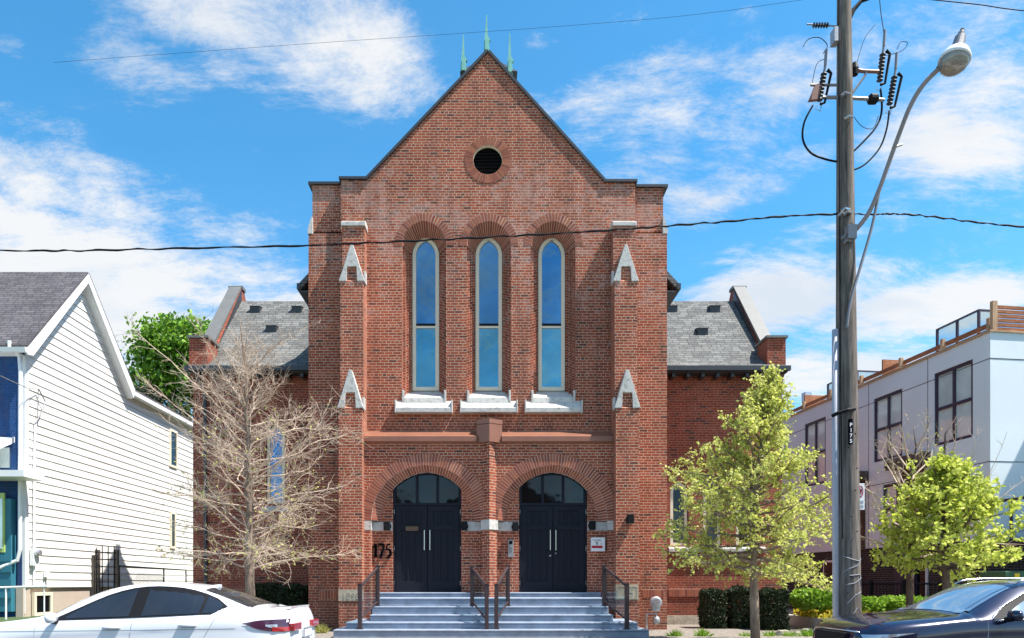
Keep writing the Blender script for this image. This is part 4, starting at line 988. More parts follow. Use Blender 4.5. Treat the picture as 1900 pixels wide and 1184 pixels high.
# cutouts (fused insulators)
def insul(a,b,par,n=8,r=.05):
    a=Vector(a);b=Vector(b);d=b-a;L=d.length; prof=[]
    for i in range(n): z0=L*i/n; prof+=[(.018,z0),(r,z0+L/n*.35),(r*.9,z0+L/n*.5),(.018,z0+L/n*.8)]
    m=MB(); m.lathe(prof,a,10,d); return m.build('insulator',M['coping'],par)
def cutout(x0,y0,x1,y1,dy=0):
    a,b=PU(x0,y0,dy),PU(x1,y1,dy); o=insul(a,b,pl)
    m=MB(); off=13; m.tube([PU(x1+6,y1-4,dy),PU(x1+off,y1+2,dy),PU(x0+off-3,y0+3,dy),PU(x0+2,y0+5,dy)],[.03,.022,.018,.025],6); m.build('fuse_tube',M['black'],o)
    m=MB(); m.tube([PU(x0-3,y0+8,dy),PU(x0-7,y0+14,dy),PU(x0+2,y0+18,dy),PU(x0+4,y0+8,dy)],.008,5); m.build('clamp',M['chrome'],o)
    m=MB(); m.tube([PU(x1,y1,dy),PU(x1+2,y1-12,dy)],.018,6); m.tube([PU(x1+2,y1-12,dy),PU(x1+4,y1-42,dy)],.022,6); m.build('arrester',M['lampgrey'],o)
cutout(1520,188,1529,134); cutout(1632,152,1638,98,.15); cutout(1650,195,1660,140)
m=MB(); m.tube([PU(1504,158),PU(1556,158)],.02,6); m.build('pin',M['lampgrey'],pl); insul(PU(1508,47),PU(1538,47),pl,6,.045); MB().tube([PU(1497,45),PU(1556,49)],.012,5).build('rod',M['lampgrey'],pl)
MB().tube([PU(1520,181),PU(1560,181),PU(1612,184),PU(1640,186)],.028,8).build('cross_rod',M['lampgrey'],pl)
MB().tube([PU(1578,178),PU(1604,142),PU(1608,132)],.022,6).build('brace',M['lampgrey'],pl)
MB().tube([PU(1588,130),PU(1600,132),PU(1630,133)],[.035,.028,.028],6).build('bracket_arm',M['copper'],pl)
m=MB(); m.lathe([(.05,-.1),(.06,0),(.035,.1)],PU(1586,128),10); m.build('arm_knob',M['black'],pl)
MB().prism([(WX(1500,YU),HZ(188,YU)),(WX(1512,YU),HZ(158,YU)),(WX(1524,YU),HZ(160,YU)),(WX(1516,YU),HZ(186,YU))],YU-.03,YU+.03).build('bracket_plate',M['copper'],pl)
m=MB(); m.lathe([(.05,-.08),(.08,-.05),(.08,.05),(.04,.08)],PU(1620,184),12,(1,0,0)); m.build('switch',M['black'],pl)
m=MB(); m.tube([PU(1566,62),PU(1572,40),PU(1584,18),PU(1598,2),PU(1625,-8)],[.06,.05,.035,.03,.03],8); m.build('top_arm',M['black'],pl)
MB().box(WX(1543,YU),YU-.1,HZ(84,YU),WX(1553,YU),YU+.05,HZ(58,YU)).build('side_bracket',M['meter'],pl)
MB().box(WX(1566,YU),YU-.2,HZ(120,YU),WX(1578,YU),YU-.1,HZ(100,YU)).build('hanger',M['meter'],pl) if False else None
def cable(pts,r,name,lab,cat='cable',mat='black',group=None):
    P=[Vector(p) for p in pts]; out=[]
    for i in range(len(P)-1):
        p0=P[max(i-1,0)];p1=P[i];p2=P[i+1];p3=P[min(i+2,len(P)-1)]
        for k in range(6):
            t=k/6; out.append(.5*((2*p1)+(-p0+p2)*t+(2*p0-5*p1+4*p2-p3)*t*t+(-p0+3*p1-3*p2+p3)*t**3))
    out.append(P[-1]); m=MB(); m.tube(out,r,6); return out,m
def pcable(pts,r=.014,mat='black'):
    o,m=cable([PU(*p) for p in pts],r,'','' ); m.build('jumper_wire',M[mat],pl,smooth=True)
pcable([(1508,196),(1492,228),(1490,260),(1505,284),(1530,295),(1552,300)],.016)
pcable([(1634,165,.1),(1636,205,.05),(1626,235),(1600,265),(1580,284)],.016)
pcable([(1650,205),(1645,240),(1632,275),(1605,305),(1580,317)],.014)
pcable([(1527,100),(1535,84),(1520,70),(1500,73),(1490,87)],.006); pcable([(1529,110),(1515,120),(1506,160)],.005)
pcable([(1640,60,.15),(1634,20,.15),(1630,-30,.15)],.006); pcable([(1664,92),(1672,78),(1684,80),(1672,95),(1640,104)],.005)
pcable([(1584,216),(1600,235),(1620,238),(1630,215)],.005); pcable([(1590,116),(1605,70),(1625,45)],.004)
# fittings where the bundle crosses the pole
for i,(px,py) in enumerate(((1568,390),(1572,396),(1562,398),(1568,440),(1572,448),(1574,218),(1568,175))):
    m=MB(); m.tube([PU(px-7,py+3,-.17),PU(px,py-3,-.19),PU(px+8,py-1,-.15)],.024,6); m.build('clamp_band',M['chrome'] if i in(0,5) else M['lampgrey'],pl)
m=MB(); m.box(WX(1570,YU)-.09,YU-.24,HZ(455,YU),WX(1570,YU)+.05,YU-.12,HZ(430,YU)); m.build('arm_socket',M['lampgrey'],pl)
# street lamp
sl_=thing('street_lamp','grey street lamp on long curved arm, glass bowl beneath','street lamp',PU(1576,432))
def pt(pts): return [PU(*p) for p in pts]
o_,m=cable(pt([(1572,440,-.1),(1590,424,-.15),(1612,395,-.2),(1632,350,-.25),(1650,300,-.3),(1668,250,-.4),(1690,195,-.5),(1715,155,-.6),(1746,124,-.7)]),.037,'','')
m.build('arm',plain('lamp_arm_paint',(.30,.23,.21),.55),sl_,smooth=True)
o_,m=cable(pt([(1571,610,-.17),(1578,560,-.19),(1598,490,-.19),(1618,420,-.2),(1632,352,-.24)]),.022,'',''); m.build('brace',M['lampgrey'],sl_,smooth=True)
ax=Vector((-.28,-.05,-1)).normalized(); c=Vector(PU(1777,88,-.75))
m=MB(); m.lathe([(a*.9,b*.9) for a,b in [(.03,-.30),(.05,-.27),(.05,-.20),(.085,-.19),(.10,0.02),(.12,.04)]],c,18,ax); m.build('head',M['lampgrey'],sl_,smooth=False)
m=MB(); m.lathe([(a*.9,b*.9) for a,b in [(.03,-.335),(.035,-.30)]],c,10,ax); m.build('photocell',M['black'],sl_)
m=MB(); m.lathe([(a*.9,b*.9) for a,b in [(.12,.03),(.19,.10),(.24,.20),(.245,.26),(.235,.262)]],c,24,ax); m.build('reflector',M['white'],sl_,smooth=True)
m=MB(); m.lathe([(a*.9,b*.9) for a,b in [(.235,.255),(.225,.31),(.19,.38),(.13,.42),(.05,.435)]],c,24,ax); m.build('bowl',plain('lamp_bowl_glass',(.30,.27,.24),.25,.1,.25,9,coat=.5),sl_,smooth=True)
m=MB(); m.tube([PU(1741,128,-.7),PU(1756,112,-.72),tuple(c+ax*.1)],[.045,.06,.07],8); m.build('arm_socket',M['lampgrey'],sl_)
m=MB(); p=PU(1664,272,-.35); m.tube([(p[0]-.07,p[1],p[2]-.02),(p[0]+.08,p[1],p[2]+.03)],.02,6); m.build('arm_clamp',M['chrome'],sl_)
# overhead wires
def wire(name,pts,r,lab,grp=None):
    o_,m=cable([PU(*p) if len(p)<4 else p for p in pts],r,'',''); return tag(m.build(name,M['black'],origin=PU(1566,396,-.15),smooth=True),lab,'overhead wire',grp)
def bundle(pts,r):
    P,_=cable([PU(*p) for p in pts],r,'',''); m=MB()
    dense=[]
    for i in range(len(P)-1):
        for k in range(3): dense.append(P[i].lerp(P[i+1],k/3))
    dense.append(P[-1])
    dense=[p+Vector((0,0,.006*math.sin(i*.9))) for i,p in enumerate(dense)]
    m.tube(dense,[r*(1+.35*math.sin(i*.45)) for i in range(len(dense))],6)
    tw=[p+Vector((0,.010*math.cos(i*.8),.014*math.sin(i*.8))) for i,p in enumerate(dense)]; m.tube(tw,r*.5,5)
    return m
m=bundle([(-900,440,-.15),(-400,462,-.15),(0,465,-.15),(150,465,-.15),(330,461,-.15),(560,456,-.15),(700,450,-.15),(850,443,-.15),(1000,435,-.15),(1150,426,-.15),(1240,419,-.15),(1350,411,-.15),(1460,401,-.15),(1566,397,-.15)],.0125)
tag(m.build('overhead_cable',M['black'],origin=PU(1566,397,-.15),smooth=True),'thick twisted black cable crossing the church front to the pole','overhead wire','overhead wires')
m=bundle([(1566,397,-.15),(1620,398,.0),(1660,397,.0),(1720,401,0),(1800,411,0),(1900,421,0),(2100,432,0),(2500,440,0)],.011)
tag(m.build('overhead_cable',M['black'],origin=PU(1566,397,-.15),smooth=True),'black cable running from the pole out of the right edge','overhead wire','overhead wires')
wire('overhead_cable',[(100,116,6),(530,84,6),(840,63,6),(1050,48,6),(1300,26,5),(1620,-20,3)],.0032,'hair thin wire high in the sky above the church gable')
wire('overhead_cable',[(1600,-15,0),(1735,0,0),(1820,9,0),(1900,20,0),(2200,50,0)],.008,'short black wire crossing the top right corner of the sky')
# no parking sign
Ys=11.75; x=WX(1597,Ys)
o=thing('parking_sign','white no parking sign with red ring on right side of the utility pole','sign',(x,Ys,HZ(947,Ys)))
z0,z1=HZ(946,Ys),HZ(897,Ys); hw=.068
MB().box(x-hw,Ys,z0,x+hw,Ys+.006,z1).build('sign_plate',M['signwhite'],o,bevel=.01)
zc=HZ(912,Ys); ci=lambda a,b,n=24:[(x+a*math.cos(2*math.pi*i/n),zc+b*math.sin(2*math.pi*i/n)) for i in range(n)]
MB().prism([ci(.044,.10),ci(.032,.083)],Ys-.004,Ys-.001).build('red_ring',M['red'],o)
textmesh('letter','P',M['ink'],.12,(x,Ys-.003,zc-.045),o,.001,bold=.004,sx=.55)
MB().hexa([(x-.032,Ys-.006,zc+.06),(x-.022,Ys-.006,zc+.07),(x-.022,Ys-.004,zc+.07),(x-.032,Ys-.004,zc+.06)],[(x+.022,Ys-.006,zc-.07),(x+.032,Ys-.006,zc-.06),(x+.032,Ys-.004,zc-.06),(x+.022,Ys-.004,zc-.07)]).build('slash',M['red'],o)
m=MB()
for k,(zz_,ww) in enumerate(((932,.04),(941,.045))): m.box(x-ww,Ys-.003,HZ(zz_+2,Ys),x+ww,Ys-.001,HZ(zz_-2,Ys))
MB().box(x-.045,Ys-.003,HZ(934,Ys),x+.045,Ys-.001,HZ(929,Ys)).build('printed_line',M['meter'],o); MB().box(x-.045,Ys-.003,HZ(942,Ys),x+.045,Ys-.001,HZ(937.5,Ys)).build('printed_line',M['meter'],o)
MB().box(x-.2,Ys+.007,HZ(905,Ys),x+.05,Ys+.03,HZ(902,Ys)).build('sign_bracket',M['lampgrey'],o)

# houses across the street, seen only as reflections in the door transoms
for k,(hx,wd,hh) in enumerate(((-9,8,9.5),(1.5,9,10.5),(12,8.5,9.2))):
    ah=thing('brick_house',['plain two storey gabled house across the street, left one','plain two storey gabled house across the street, middle one','plain two storey gabled house across the street, right one'][k],'house',(hx,-24,0),'houses across the street')
    MB().prism([(hx-wd/2,0),(hx+wd/2,0),(hx+wd/2,hh-2.5),(hx,hh),(hx-wd/2,hh-2.5)],-26,-20).build('wall',M['brick_side'],ah)
    m=MB(); 
    for sg in (-1,1): m.prism([(hx,hh+.02),(hx+sg*(wd/2+.4),hh-2.72),(hx+sg*(wd/2+.4),hh-2.52),(hx,hh+.25)],-26.3,-19.7)
    m.build('roof',M['shingle_dark'],ah)
    for a in (-2.2,.0,2.2):
        for z_ in (1.2,4.2): 
            m=MB(); m.box(hx+a-.6,-20,z_,hx+a+.6,-19.93,z_+1.9); f_=m.build('window',M['white'],ah); m=MB(); m.box(hx+a-.5,-19.93,z_+.1,hx+a+.5,-19.91,z_+1.8); m.build('pane',M['glass_dark'],f_)
# ------------------------------------------------------------------ trees
def sub(a,b): return (a[0]-b[0],a[1]-b[1],a[2]-b[2])
def limb(m,rg,p,d,L,r0,r1,n=5,wander=.12,lift=.0,sides=4):
    pts=[Vector(p)]; d=Vector(d).normalized(); st=L/n
    for i in range(n):
        d=(d+Vector((rg.gauss(0,wander),rg.gauss(0,wander),rg.gauss(0,wander)+lift))).normalized(); pts.append(pts[-1]+d*st)
    m.tube(pts,[r0+(r1-r0)*i/n for i in range(n+1)],sides,cap=False); return pts
def leaf(m,rg,p,sz,up=.3,fold=.25):
    d=Vector((rg.gauss(0,1),rg.gauss(0,1),rg.gauss(0,1)-up)); d.normalize(); s=d.orthogonal().normalized(); s=(Matrix.Rotation(rg.uniform(0,6.28),3,d)@s); n=d.cross(s)
    p=Vector(p); a=p; b=p+d*sz*.45+s*sz*.34+n*sz*fold*.3; c=p+d*sz; e=p+d*sz*.45-s*sz*.34+n*sz*fold*.3
    m.face([a,b,c,e])
def along(pts,t):
    t=max(0,min(.9999,t))*(len(pts)-1); i=int(t); return pts[i].lerp(pts[i+1],t-i), (pts[i+1]-pts[i]).normalized()
def side_dir(rg,d,ang,flat=1.0):
    o=d.orthogonal().normalized(); o=Matrix.Rotation(rg.uniform(0,6.283),3,d)@o; o.z*=flat
    return (d*math.cos(ang)+o.normalized()*math.sin(ang)).normalized()
def tree(name,lab,cat,base,trunk_pts,trunk_r,nprim,prof,elev,zrange,leafmat,leafn,leafsz,barkmat,seed,twigmat=None,sec=8,ter=4,lift=.05,group=None,leafprob=1.0,sub2=(.35,.55),bud=0,terlen=.3,leaf_t0=.25,bare=None,rk=(.012,.014),wan=.10,lr=(.8,1.12)):
    rg=random.Random(seed); o=thing(name,lab,cat,base,group)
    T=MB(); tp=[Vector(p) for p in trunk_pts]; T.tube(tp,trunk_r,10,cap=True); T.build('trunk',barkmat,o,smooth=True)
    B=MB(); Lf=MB(); z0,z1=zrange
    for i in range(nprim):
        f=(i+rg.random())/nprim; z=z0+(z1-z0)*f
        tt=(z-tp[0].z)/(tp[-1].z-tp[0].z)
        # find trunk point at z
        for k in range(len(tp)-1):
            if tp[k].z<=z<=tp[k+1].z: P=tp[k].lerp(tp[k+1],(z-tp[k].z)/(tp[k+1].z-tp[k].z+1e-6)); break
        else: P=tp[-1]
        az=i*2.399+rg.uniform(-.4,.4); e=R(elev(f)+rg.uniform(-9,9)); d=Vector((math.cos(az)*math.cos(e),math.sin(az)*math.cos(e),math.sin(e)))
        L=prof(f,az)*rg.uniform(*lr); r=rk[0]+rk[1]*L
        pr=limb(B,rg,P,d,L,r,.005,9,wan,lift,5)
        nb=int(sec*L/2+2)
        for j in range(nb):
            t=.18+.8*(j+rg.random())/nb; p,dd=along(pr,t); l2=L*rg.uniform(*sub2)*(1.05-t*.6)
            s2=limb(B,rg,p,side_dir(rg,dd,R(rg.uniform(28,60)),.6),l2,.0050,.0022,5,.16,lift*1.2,3)
            for k in range(ter):
                t2=.15+.85*(k+rg.random())/ter; p3,d3=along(s2,t2)
                s3=limb(B,rg,p3,side_dir(rg,d3,R(rg.uniform(25,60)),.8),terlen*rg.uniform(.5,1.2),.0032,.0015,3,.2,lift,3)
                if bare and rg.random()<bare(f): continue
                for q_ in range(leafn):
                    if rg.random()>leafprob: continue
                    p4,_=along(s3,leaf_t0+(1-leaf_t0)*rg.random()); leaf(Lf,rg,p4,leafsz*rg.uniform(.6,1.25))
            if leafn and not(bare and rg.random()<bare(f)):
                for q_ in range(leafn*2):
                    if rg.random()<=leafprob: p4,_=along(s2,.3+.7*rg.random()); leaf(Lf,rg,p4,leafsz*rg.uniform(.6,1.2))
    B.build('branches',twigmat or barkmat,o,recalc=False)
    if Lf.f: Lf.build('foliage',leafmat,o,recalc=False)
    return o
# left tree : nearly bare, spreading
YL=14.6
P=lambda px,py,Y=YL:(WX(px,Y),Y,HZ(py,Y))
def profL(f,az):
    base=[2.2,2.35,2.3,2.25,2.0,1.6,1.15,.7][min(7,int(f*8))]
    return base
lt=tree('bare_tree','nearly bare young tree with pale spreading twigs, behind the white car','tree',P(465,1190),
  [P(466,1192),P(464,1090),P(462,1000),P(464,940),P(458,880),P(462,820),P(456,760),P(458,700),P(452,650),P(447,610),P(445,585)],[.115,.10,.088,.078,.066,.056,.045,.035,.025,.014,.006],
  88,profL,lambda f:(-2+40*f if f<.5 else 18+36*(f-.5)*2),(HZ(1060,YL),HZ(655,YL)),M['leaf_bud'],2,.06,M['bark'],5,twigmat=M['twig'],sec=9,ter=6,lift=.05,leafprob=.6,terlen=.34,sub2=(.22,.48),bare=lambda f:.55+.45*min(1,f*1.5),rk=(.005,.007),wan=.17,lr=(.5,1.12))
# long shoots up-left
rg=random.Random(3); m=MB()
for a,b,c_ in (((455,800),(330,680),(232,600)),((455,760),(380,640),(370,600)),((458,700),(500,640),(560,610)),((460,850),(330,760),(262,700)),((460,900),(600,800),(640,740)),((460,880),(610,830),(650,800))):
    pts=[]
    for i in range(11):
        t=i/10; u=(1-t)**2; v=2*t*(1-t); w_=t*t; px=a[0]*u+b[0]*v+c_[0]*w_; py=a[1]*u+b[1]*v+c_[1]*w_; Y=YL-.6*t+.15*math.sin(t*5); pts.append(Vector((WX(px,Y)+rg.gauss(0,.02),Y,HZ(py,Y))))
    m.tube(pts,[.016*(1-i/10)+.003 for i in range(11)],4,cap=False)
    for k in range(26):
        p,d=along(pts,.3+.7*rg.random()); s2=limb(m,rg,p,side_dir(rg,d,R(rg.uniform(25,55))),rg.uniform(.15,.5),.005,.002,4,.15,.04,3)
        for q_ in range(3): p3,d3=along(s2,rg.random()); limb(m,rg,p3,side_dir(rg,d3,R(40)),rg.uniform(.08,.2),.003,.0015,2,.2,.04,3)
m.build('long_shoots',M['twig'],lt,recalc=False)
# right tree : fresh yellow green, conical
YR_=14.6
P=lambda px,py,Y=YR_:(WX(px,Y),Y,HZ(py,Y))
def profR(f,az):
    b=lin_(((0,1.6),(.2,1.95),(.42,1.75),(.62,1.15),(.82,.65),(1,.28)),f)
    return b*(1-.08*math.cos(az))
def lin_(tab,x):
    for i in range(len(tab)-1):
        if x<=tab[i+1][0]: return tab[i][1]+(tab[i+1][1]-tab[i][1])*(x-tab[i][0])/(tab[i+1][0]-tab[i][0])
    return tab[-1][1]
tree('young_elm','young tree covered in fresh yellow green leaves right of the steps','tree',P(1400,1195),
  [P(1402,1200),P(1400,1130),P(1398,1050),P(1401,980),P(1404,900),P(1410,840),P(1420,790),P(1430,740),P(1437,700)],[.10,.092,.08,.066,.052,.038,.026,.014,.005],
  110,profR,lambda f:-9+66*f,(HZ(1068,YR_),HZ(712,YR_)),M['leaf_spring'],3,.078,M['bark'],11,sec=10,ter=6,lift=.03,leafprob=.95,terlen=.24,sub2=(.18,.38),lr=(.6,1.22))
# linden far right and its barer neighbour
YS=16.2
P=lambda px,py,Y=YS:(WX(px,Y),Y,HZ(py,Y))
def profS(f,az):
    return [1.45,1.55,1.5,1.4,1.3,1.1,.95,.7,.5,.3][min(9,int(f*10))]
tree('small_linden','small rounded tree with bright lime leaves behind the dark blue car','tree',P(1757,1180),
  [P(1757,1190),P(1756,1090),P(1754,1030),P(1752,960),P(1755,900),P(1752,850),P(1754,805),P(1776,772)],[.10,.09,.075,.055,.04,.028,.016,.005],
  76,profS,lambda f:-6+60*f,(HZ(1062,YS),HZ(870,YS)),M['leaf_linden'],3,.12,M['bark_dark'],23,sec=9,ter=5,lift=.05,leafprob=.95,terlen=.24,sub2=(.28,.48))
tree('thin_tree','thin tree with mostly bare grey twigs between the pole and lime tree','tree',P(1687,1180,17.5),
  [P(1687,1190,17.5),P(1688,1090,17.5),P(1690,1020,17.5),P(1694,940,17.5),P(1690,880,17.5),P(1700,830,17.5),P(1694,790,17.5)],[.095,.085,.07,.05,.035,.02,.006],
  24,lambda f,az:[1.9,2.1,2.0,1.9,1.6,1.2,.8][min(6,int(f*7))],lambda f:12+40*f,(HZ(1040,17.5),HZ(830,17.5)),M['leaf_bud'],1,.06,M['bark_dark'],31,twigmat=M['twig'],sec=5,ter=3,lift=.04,leafprob=.35,terlen=.3)
m=MB(); rg=random.Random(9); tt=[o for o in bpy.data.objects if o.name=='small_linden'][0]
for a,b in (((1775,1000),(1885,800)),((1770,950),(1830,790)),((1790,980),(1905,880)),((1760,900),(1775,770)),((1780,1010),(1890,1010))):
    A_=Vector(P(*a)); d=Vector(P(*b,16))-A_; pr=limb(m,rg,A_,d,d.length,.016,.004,7,.06,0,4)
    for k in range(9): p,dd=along(pr,.35+.6*rg.random()); limb(m,rg,p,side_dir(rg,dd,R(40)),rg.uniform(.15,.4),.005,.002,4,.15,.03,3)
m.build('bare_shoots',M['twig'],tt,recalc=False)
# big background tree, left behind house and church ; conifer below it
def crownblob(name,lab,cat,base,trunk_top,centers,n,sz,mat,seed,bark='bark_dark',tr=.3,clump=True,group=None):
    rg=random.Random(seed); o=thing(name,lab,cat,base,group); b=Vector(base); tt=Vector(trunk_top)
    m=MB(); m.tube([b,b.lerp(tt,.5)+Vector((.1,0,0)),tt],[tr,tr*.7,tr*.3],8)
    for c,rx,ry,rz in centers: m.tube([b.lerp(tt,.6),Vector(c)],[tr*.35,tr*.08],5)
    m.build('trunk',M[bark],o); L=MB(); tot=sum(rx*ry*rz for _,rx,ry,rz in centers)
    for c,rx,ry,rz in centers:
        k=int(n*rx*ry*rz/tot); nc=max(3,int(k/28))
        for i in range(nc):
            while 1:
                v=Vector((rg.uniform(-1,1),rg.uniform(-1,1),rg.uniform(-1,1)))
                if .25<v.length<1: break
            v=v.normalized()*(v.length**.45); q_=Vector(c)+Vector((v.x*rx,v.y*ry,v.z*rz)); cr=sz*rg.uniform(1.0,1.9)
            for j in range(28):
                leaf(L,rg,q_+Vector((rg.gauss(0,cr),rg.gauss(0,cr),rg.gauss(0,cr*.55))),sz*rg.uniform(.7,1.3))
    L.build('foliage',mat,o,recalc=False); return o
Y=38
def PB(px,py,Y): return (WX(px,Y),Y,HZ(py,Y))
crownblob('maple_tree','large bright green tree showing between white house and church roof','tree',(WX(320,Y),Y,0),PB(320,700,Y),
  [(PB(330,650,Y),2.0,2,1.6),(PB(292,690,Y),1.2,1.4,1.4),(PB(355,622,Y),1.2,1.4,.8),(PB(375,660,Y),1.6,1.6,1.8),(PB(325,730,Y),1.7,1.6,1.5),(PB(283,650,Y),.7,.8,.7),(PB(400,700,Y),1.8,1.6,1.8)],13000,.26,M['leaf_green'],41,tr=.35)
crownblob('dark_conifer','dark bluish conifer top just above the white house lower roof','tree',(WX(268,36),36,0),PB(268,745,36),
  [(PB(268,745,36),.9,.8,.5),(PB(262,765,36),1.3,.9,.6),(PB(275,725,36),.35,.4,.5)],2600,.17,M['leaf_yew'],43,tr=.2)
# shrubs
def shrub(name,lab,cat,x0,x1,y0,y1,z0,z1,n,sz,mat,seed,group=None,rnd_=.35,stem=True):
    rg=random.Random(seed); c=((x0+x1)/2,(y0+y1)/2,z0); o=thing(name,lab,cat,c,group)
    m=MB()
    for k in range(5): limb(m,rg,(c[0]+rg.gauss(0,.05),c[1],z0-.05),(rg.gauss(0,.4),rg.gauss(0,.3),1),(z1-z0)*.8,.02,.006,5,.15)
    m.build('stems',M['bark_dark'],o,recalc=False); L=MB()
    hx,hy,hz=(x1-x0)/2,(y1-y0)/2,(z1-z0)/2
    for i in range(n):
        v=[rg.uniform(-1,1) for _ in range(3)]; k=rg.randrange(3)
        if rg.random()<.75: v[k]=math.copysign(1-rg.random()**2*.25,v[k])
        l=max(1e-3,(abs(v[0])**3+abs(v[1])**3+abs(v[2])**3)**(1/3)); f=(1-rnd_)+rnd_/max(1,l)
        bump=1+.10*math.sin(v[0]*5+seed)*math.cos(v[2]*4+seed)
        leaf(L,rg,(c[0]+v[0]*hx*f*bump,c[1]+v[1]*hy*f,z0+hz+v[2]*hz*f*bump),sz*rg.uniform(.6,1.4),up=-.2)
    L.build('foliage',mat,o,recalc=False); return o
Yh=19.6
def sh(name,lab,px0,px1,py0,py1,Y,n,sz,mat,seed,group=None,dep=.8,cat='shrub',r=.35):
    return shrub(name,lab,cat,WX(px0,Y),WX(px1,Y),Y-dep/2,Y+dep/2,max(.2,HZ(py1,Y)),HZ(py0,Y),n,sz,mat,seed,group,r)
sh('yew_shrub','clipped dark yew shrub nearest the steps, under the right windows',1303,1340,1094,1168,Yh,9000,.055,M['leaf_yew'],1,'dark yews along the right wall')
sh('yew_shrub','clipped dark yew shrub behind the trunk of the yellow green tree',1352,1388,1090,1166,Yh,9000,.055,M['leaf_yew'],2,'dark yews along the right wall')
sh('yew_shrub','tall dark column of yew at right end of the church wall',1409,1454,1094,1176,18.9,12000,.055,M['leaf_yew'],3,'dark yews along the right wall')
sh('low_evergreen','low dark evergreen against left wall beside the bare tree trunk',468,522,1084,1135,20.3,6000,.07,M['leaf_yew'],4,'dark evergreens along the left wall')
sh('low_evergreen','low dark evergreen against left wall nearest the brick corner pier',522,574,1087,1140,20.2,6000,.07,M['leaf_yew'],5,'dark evergreens along the left wall')
sh('leafy_shrub','bright green leafy shrub in the raised bed left of the utility pole',1476,1552,1096,1128,19.4,3600,.11,M['leaf_shrub'],6,'leafy shrubs in the raised bed',1.2,r=.8)
sh('leafy_shrub','bright green leafy shrub right behind the base of the utility pole',1588,1650,1112,1142,19.0,2600,.11,M['leaf_shrub'],7,'leafy shrubs in the raised bed',1.2,r=.8)
sh('leafy_shrub','bright green leafy shrub beside the thin bare tree trunk',1642,1712,1110,1142,18.6,2600,.11,M['leaf_shrub'],8,'leafy shrubs in the raised bed',1.2,r=.8)
def cover(name,lab,cat,x0,x1,y0,y1,z,hgt,n,sz,mat,seed):
    rg=random.Random(seed); L=MB()
    for i in range(n):
        x=rg.uniform(x0,x1); y=rg.uniform(y0,y1); zz_=z+abs(rg.gauss(0,1))*hgt*(.5+.5*math.sin(x*3.1+seed)*math.cos(y*2.3)); leaf(L,rg,(x,y,zz_),sz*rg.uniform(.6,1.4),up=-.9)
    return tag(L.build(name,mat,origin=((x0+x1)/2,(y0+y1)/2,z),recalc=False),lab,cat,kind='stuff')
cover('golden_ground_cover','golden yellow low foliage spilling over the concrete bed edge','ground cover',9.0,10.9,17.3,20.5,.55,.16,5200,.09,M['leaf_gold'],1)
cover('rust_ground_cover','orange brown low foliage near the foot of the utility pole','ground cover',10.3,11.6,17.3,18.6,.5,.12,1500,.09,M['leaf_rust'],2)
def tuft(px,py,Y,lab,seed,h_=.35,mat='leaf_shrub',grp='grass tufts along the bed edge'):
    rg=random.Random(seed); x=WX(px,Y); z=HZ(py,Y); L=MB()
    for i in range(150):
        a=rg.uniform(0,6.28); e=rg.uniform(.5,1.5); d=Vector((math.cos(a)*math.cos(e),math.sin(a)*math.cos(e),math.sin(e))); l=h_*rg.uniform(.5,1.1); b=Vector((x+rg.gauss(0,.05),Y+rg.gauss(0,.05),z)); s=Vector((-d.y,d.x,0)).normalized()*.008
        m1=b+d*l*.6; t_=b+d*l-Vector((0,0,l*.12)); L.face([b-s,b+s,m1+s*.8,t_,m1-s*.8])
    return tag(L.build('grass_tuft',M[mat],origin=(x,Y,z),recalc=False),lab,'grass tuft',grp)
for i,(px,py,lab) in enumerate(((1252,1186,'green grass tuft at the foot of the gas meter wall'),(1303,1184,'green grass tuft just right of the gas meter, before the yews'),(1385,1190,'green grass tuft touching the left side of the elm trunk'),(1428,1188,'green grass tuft close to the right of the elm trunk'),(1465,1188,'green grass tuft under the end of the dark yew column'),(1500,1184,'green grass tuft at the foot of the low concrete wall'))):
    tuft(px,py,16.6,lab,i,.30)
tuft(597,1176,17.6,'yellowish grass tuft between white car and the church steps',20,.32,'leaf_bud')
# pale boulders beside the bed
for i,(px,py,s_) in enumerate(((1452,1176,.16),(1475,1180,.2),(1497,1172,.13))):
    rg=random.Random(i+50); Y=16.9; m=MB(); c=Vector((WX(px,Y),Y,HZ(py,Y)))
    prof=[(.05,-s_*.5),(s_*.9,-s_*.45),(s_*1.1,0),(s_*.8,s_*.4),(.1,s_*.5)]; m.lathe(prof,c,9); m.v=[(v[0]+rg.gauss(0,.02),v[1]+rg.gauss(0,.02),v[2]+rg.gauss(0,.015)) for v in m.v]
    tag(m.build('edging_stone',M['rubble'],origin=tuple(c),bevel=.02),['pale stone block at the foot of the dark yew column','largest pale stone block below the concrete wall','small pale stone block below the concrete wall, nearest the pole'][i],'stone','pale stones below the concrete wall')

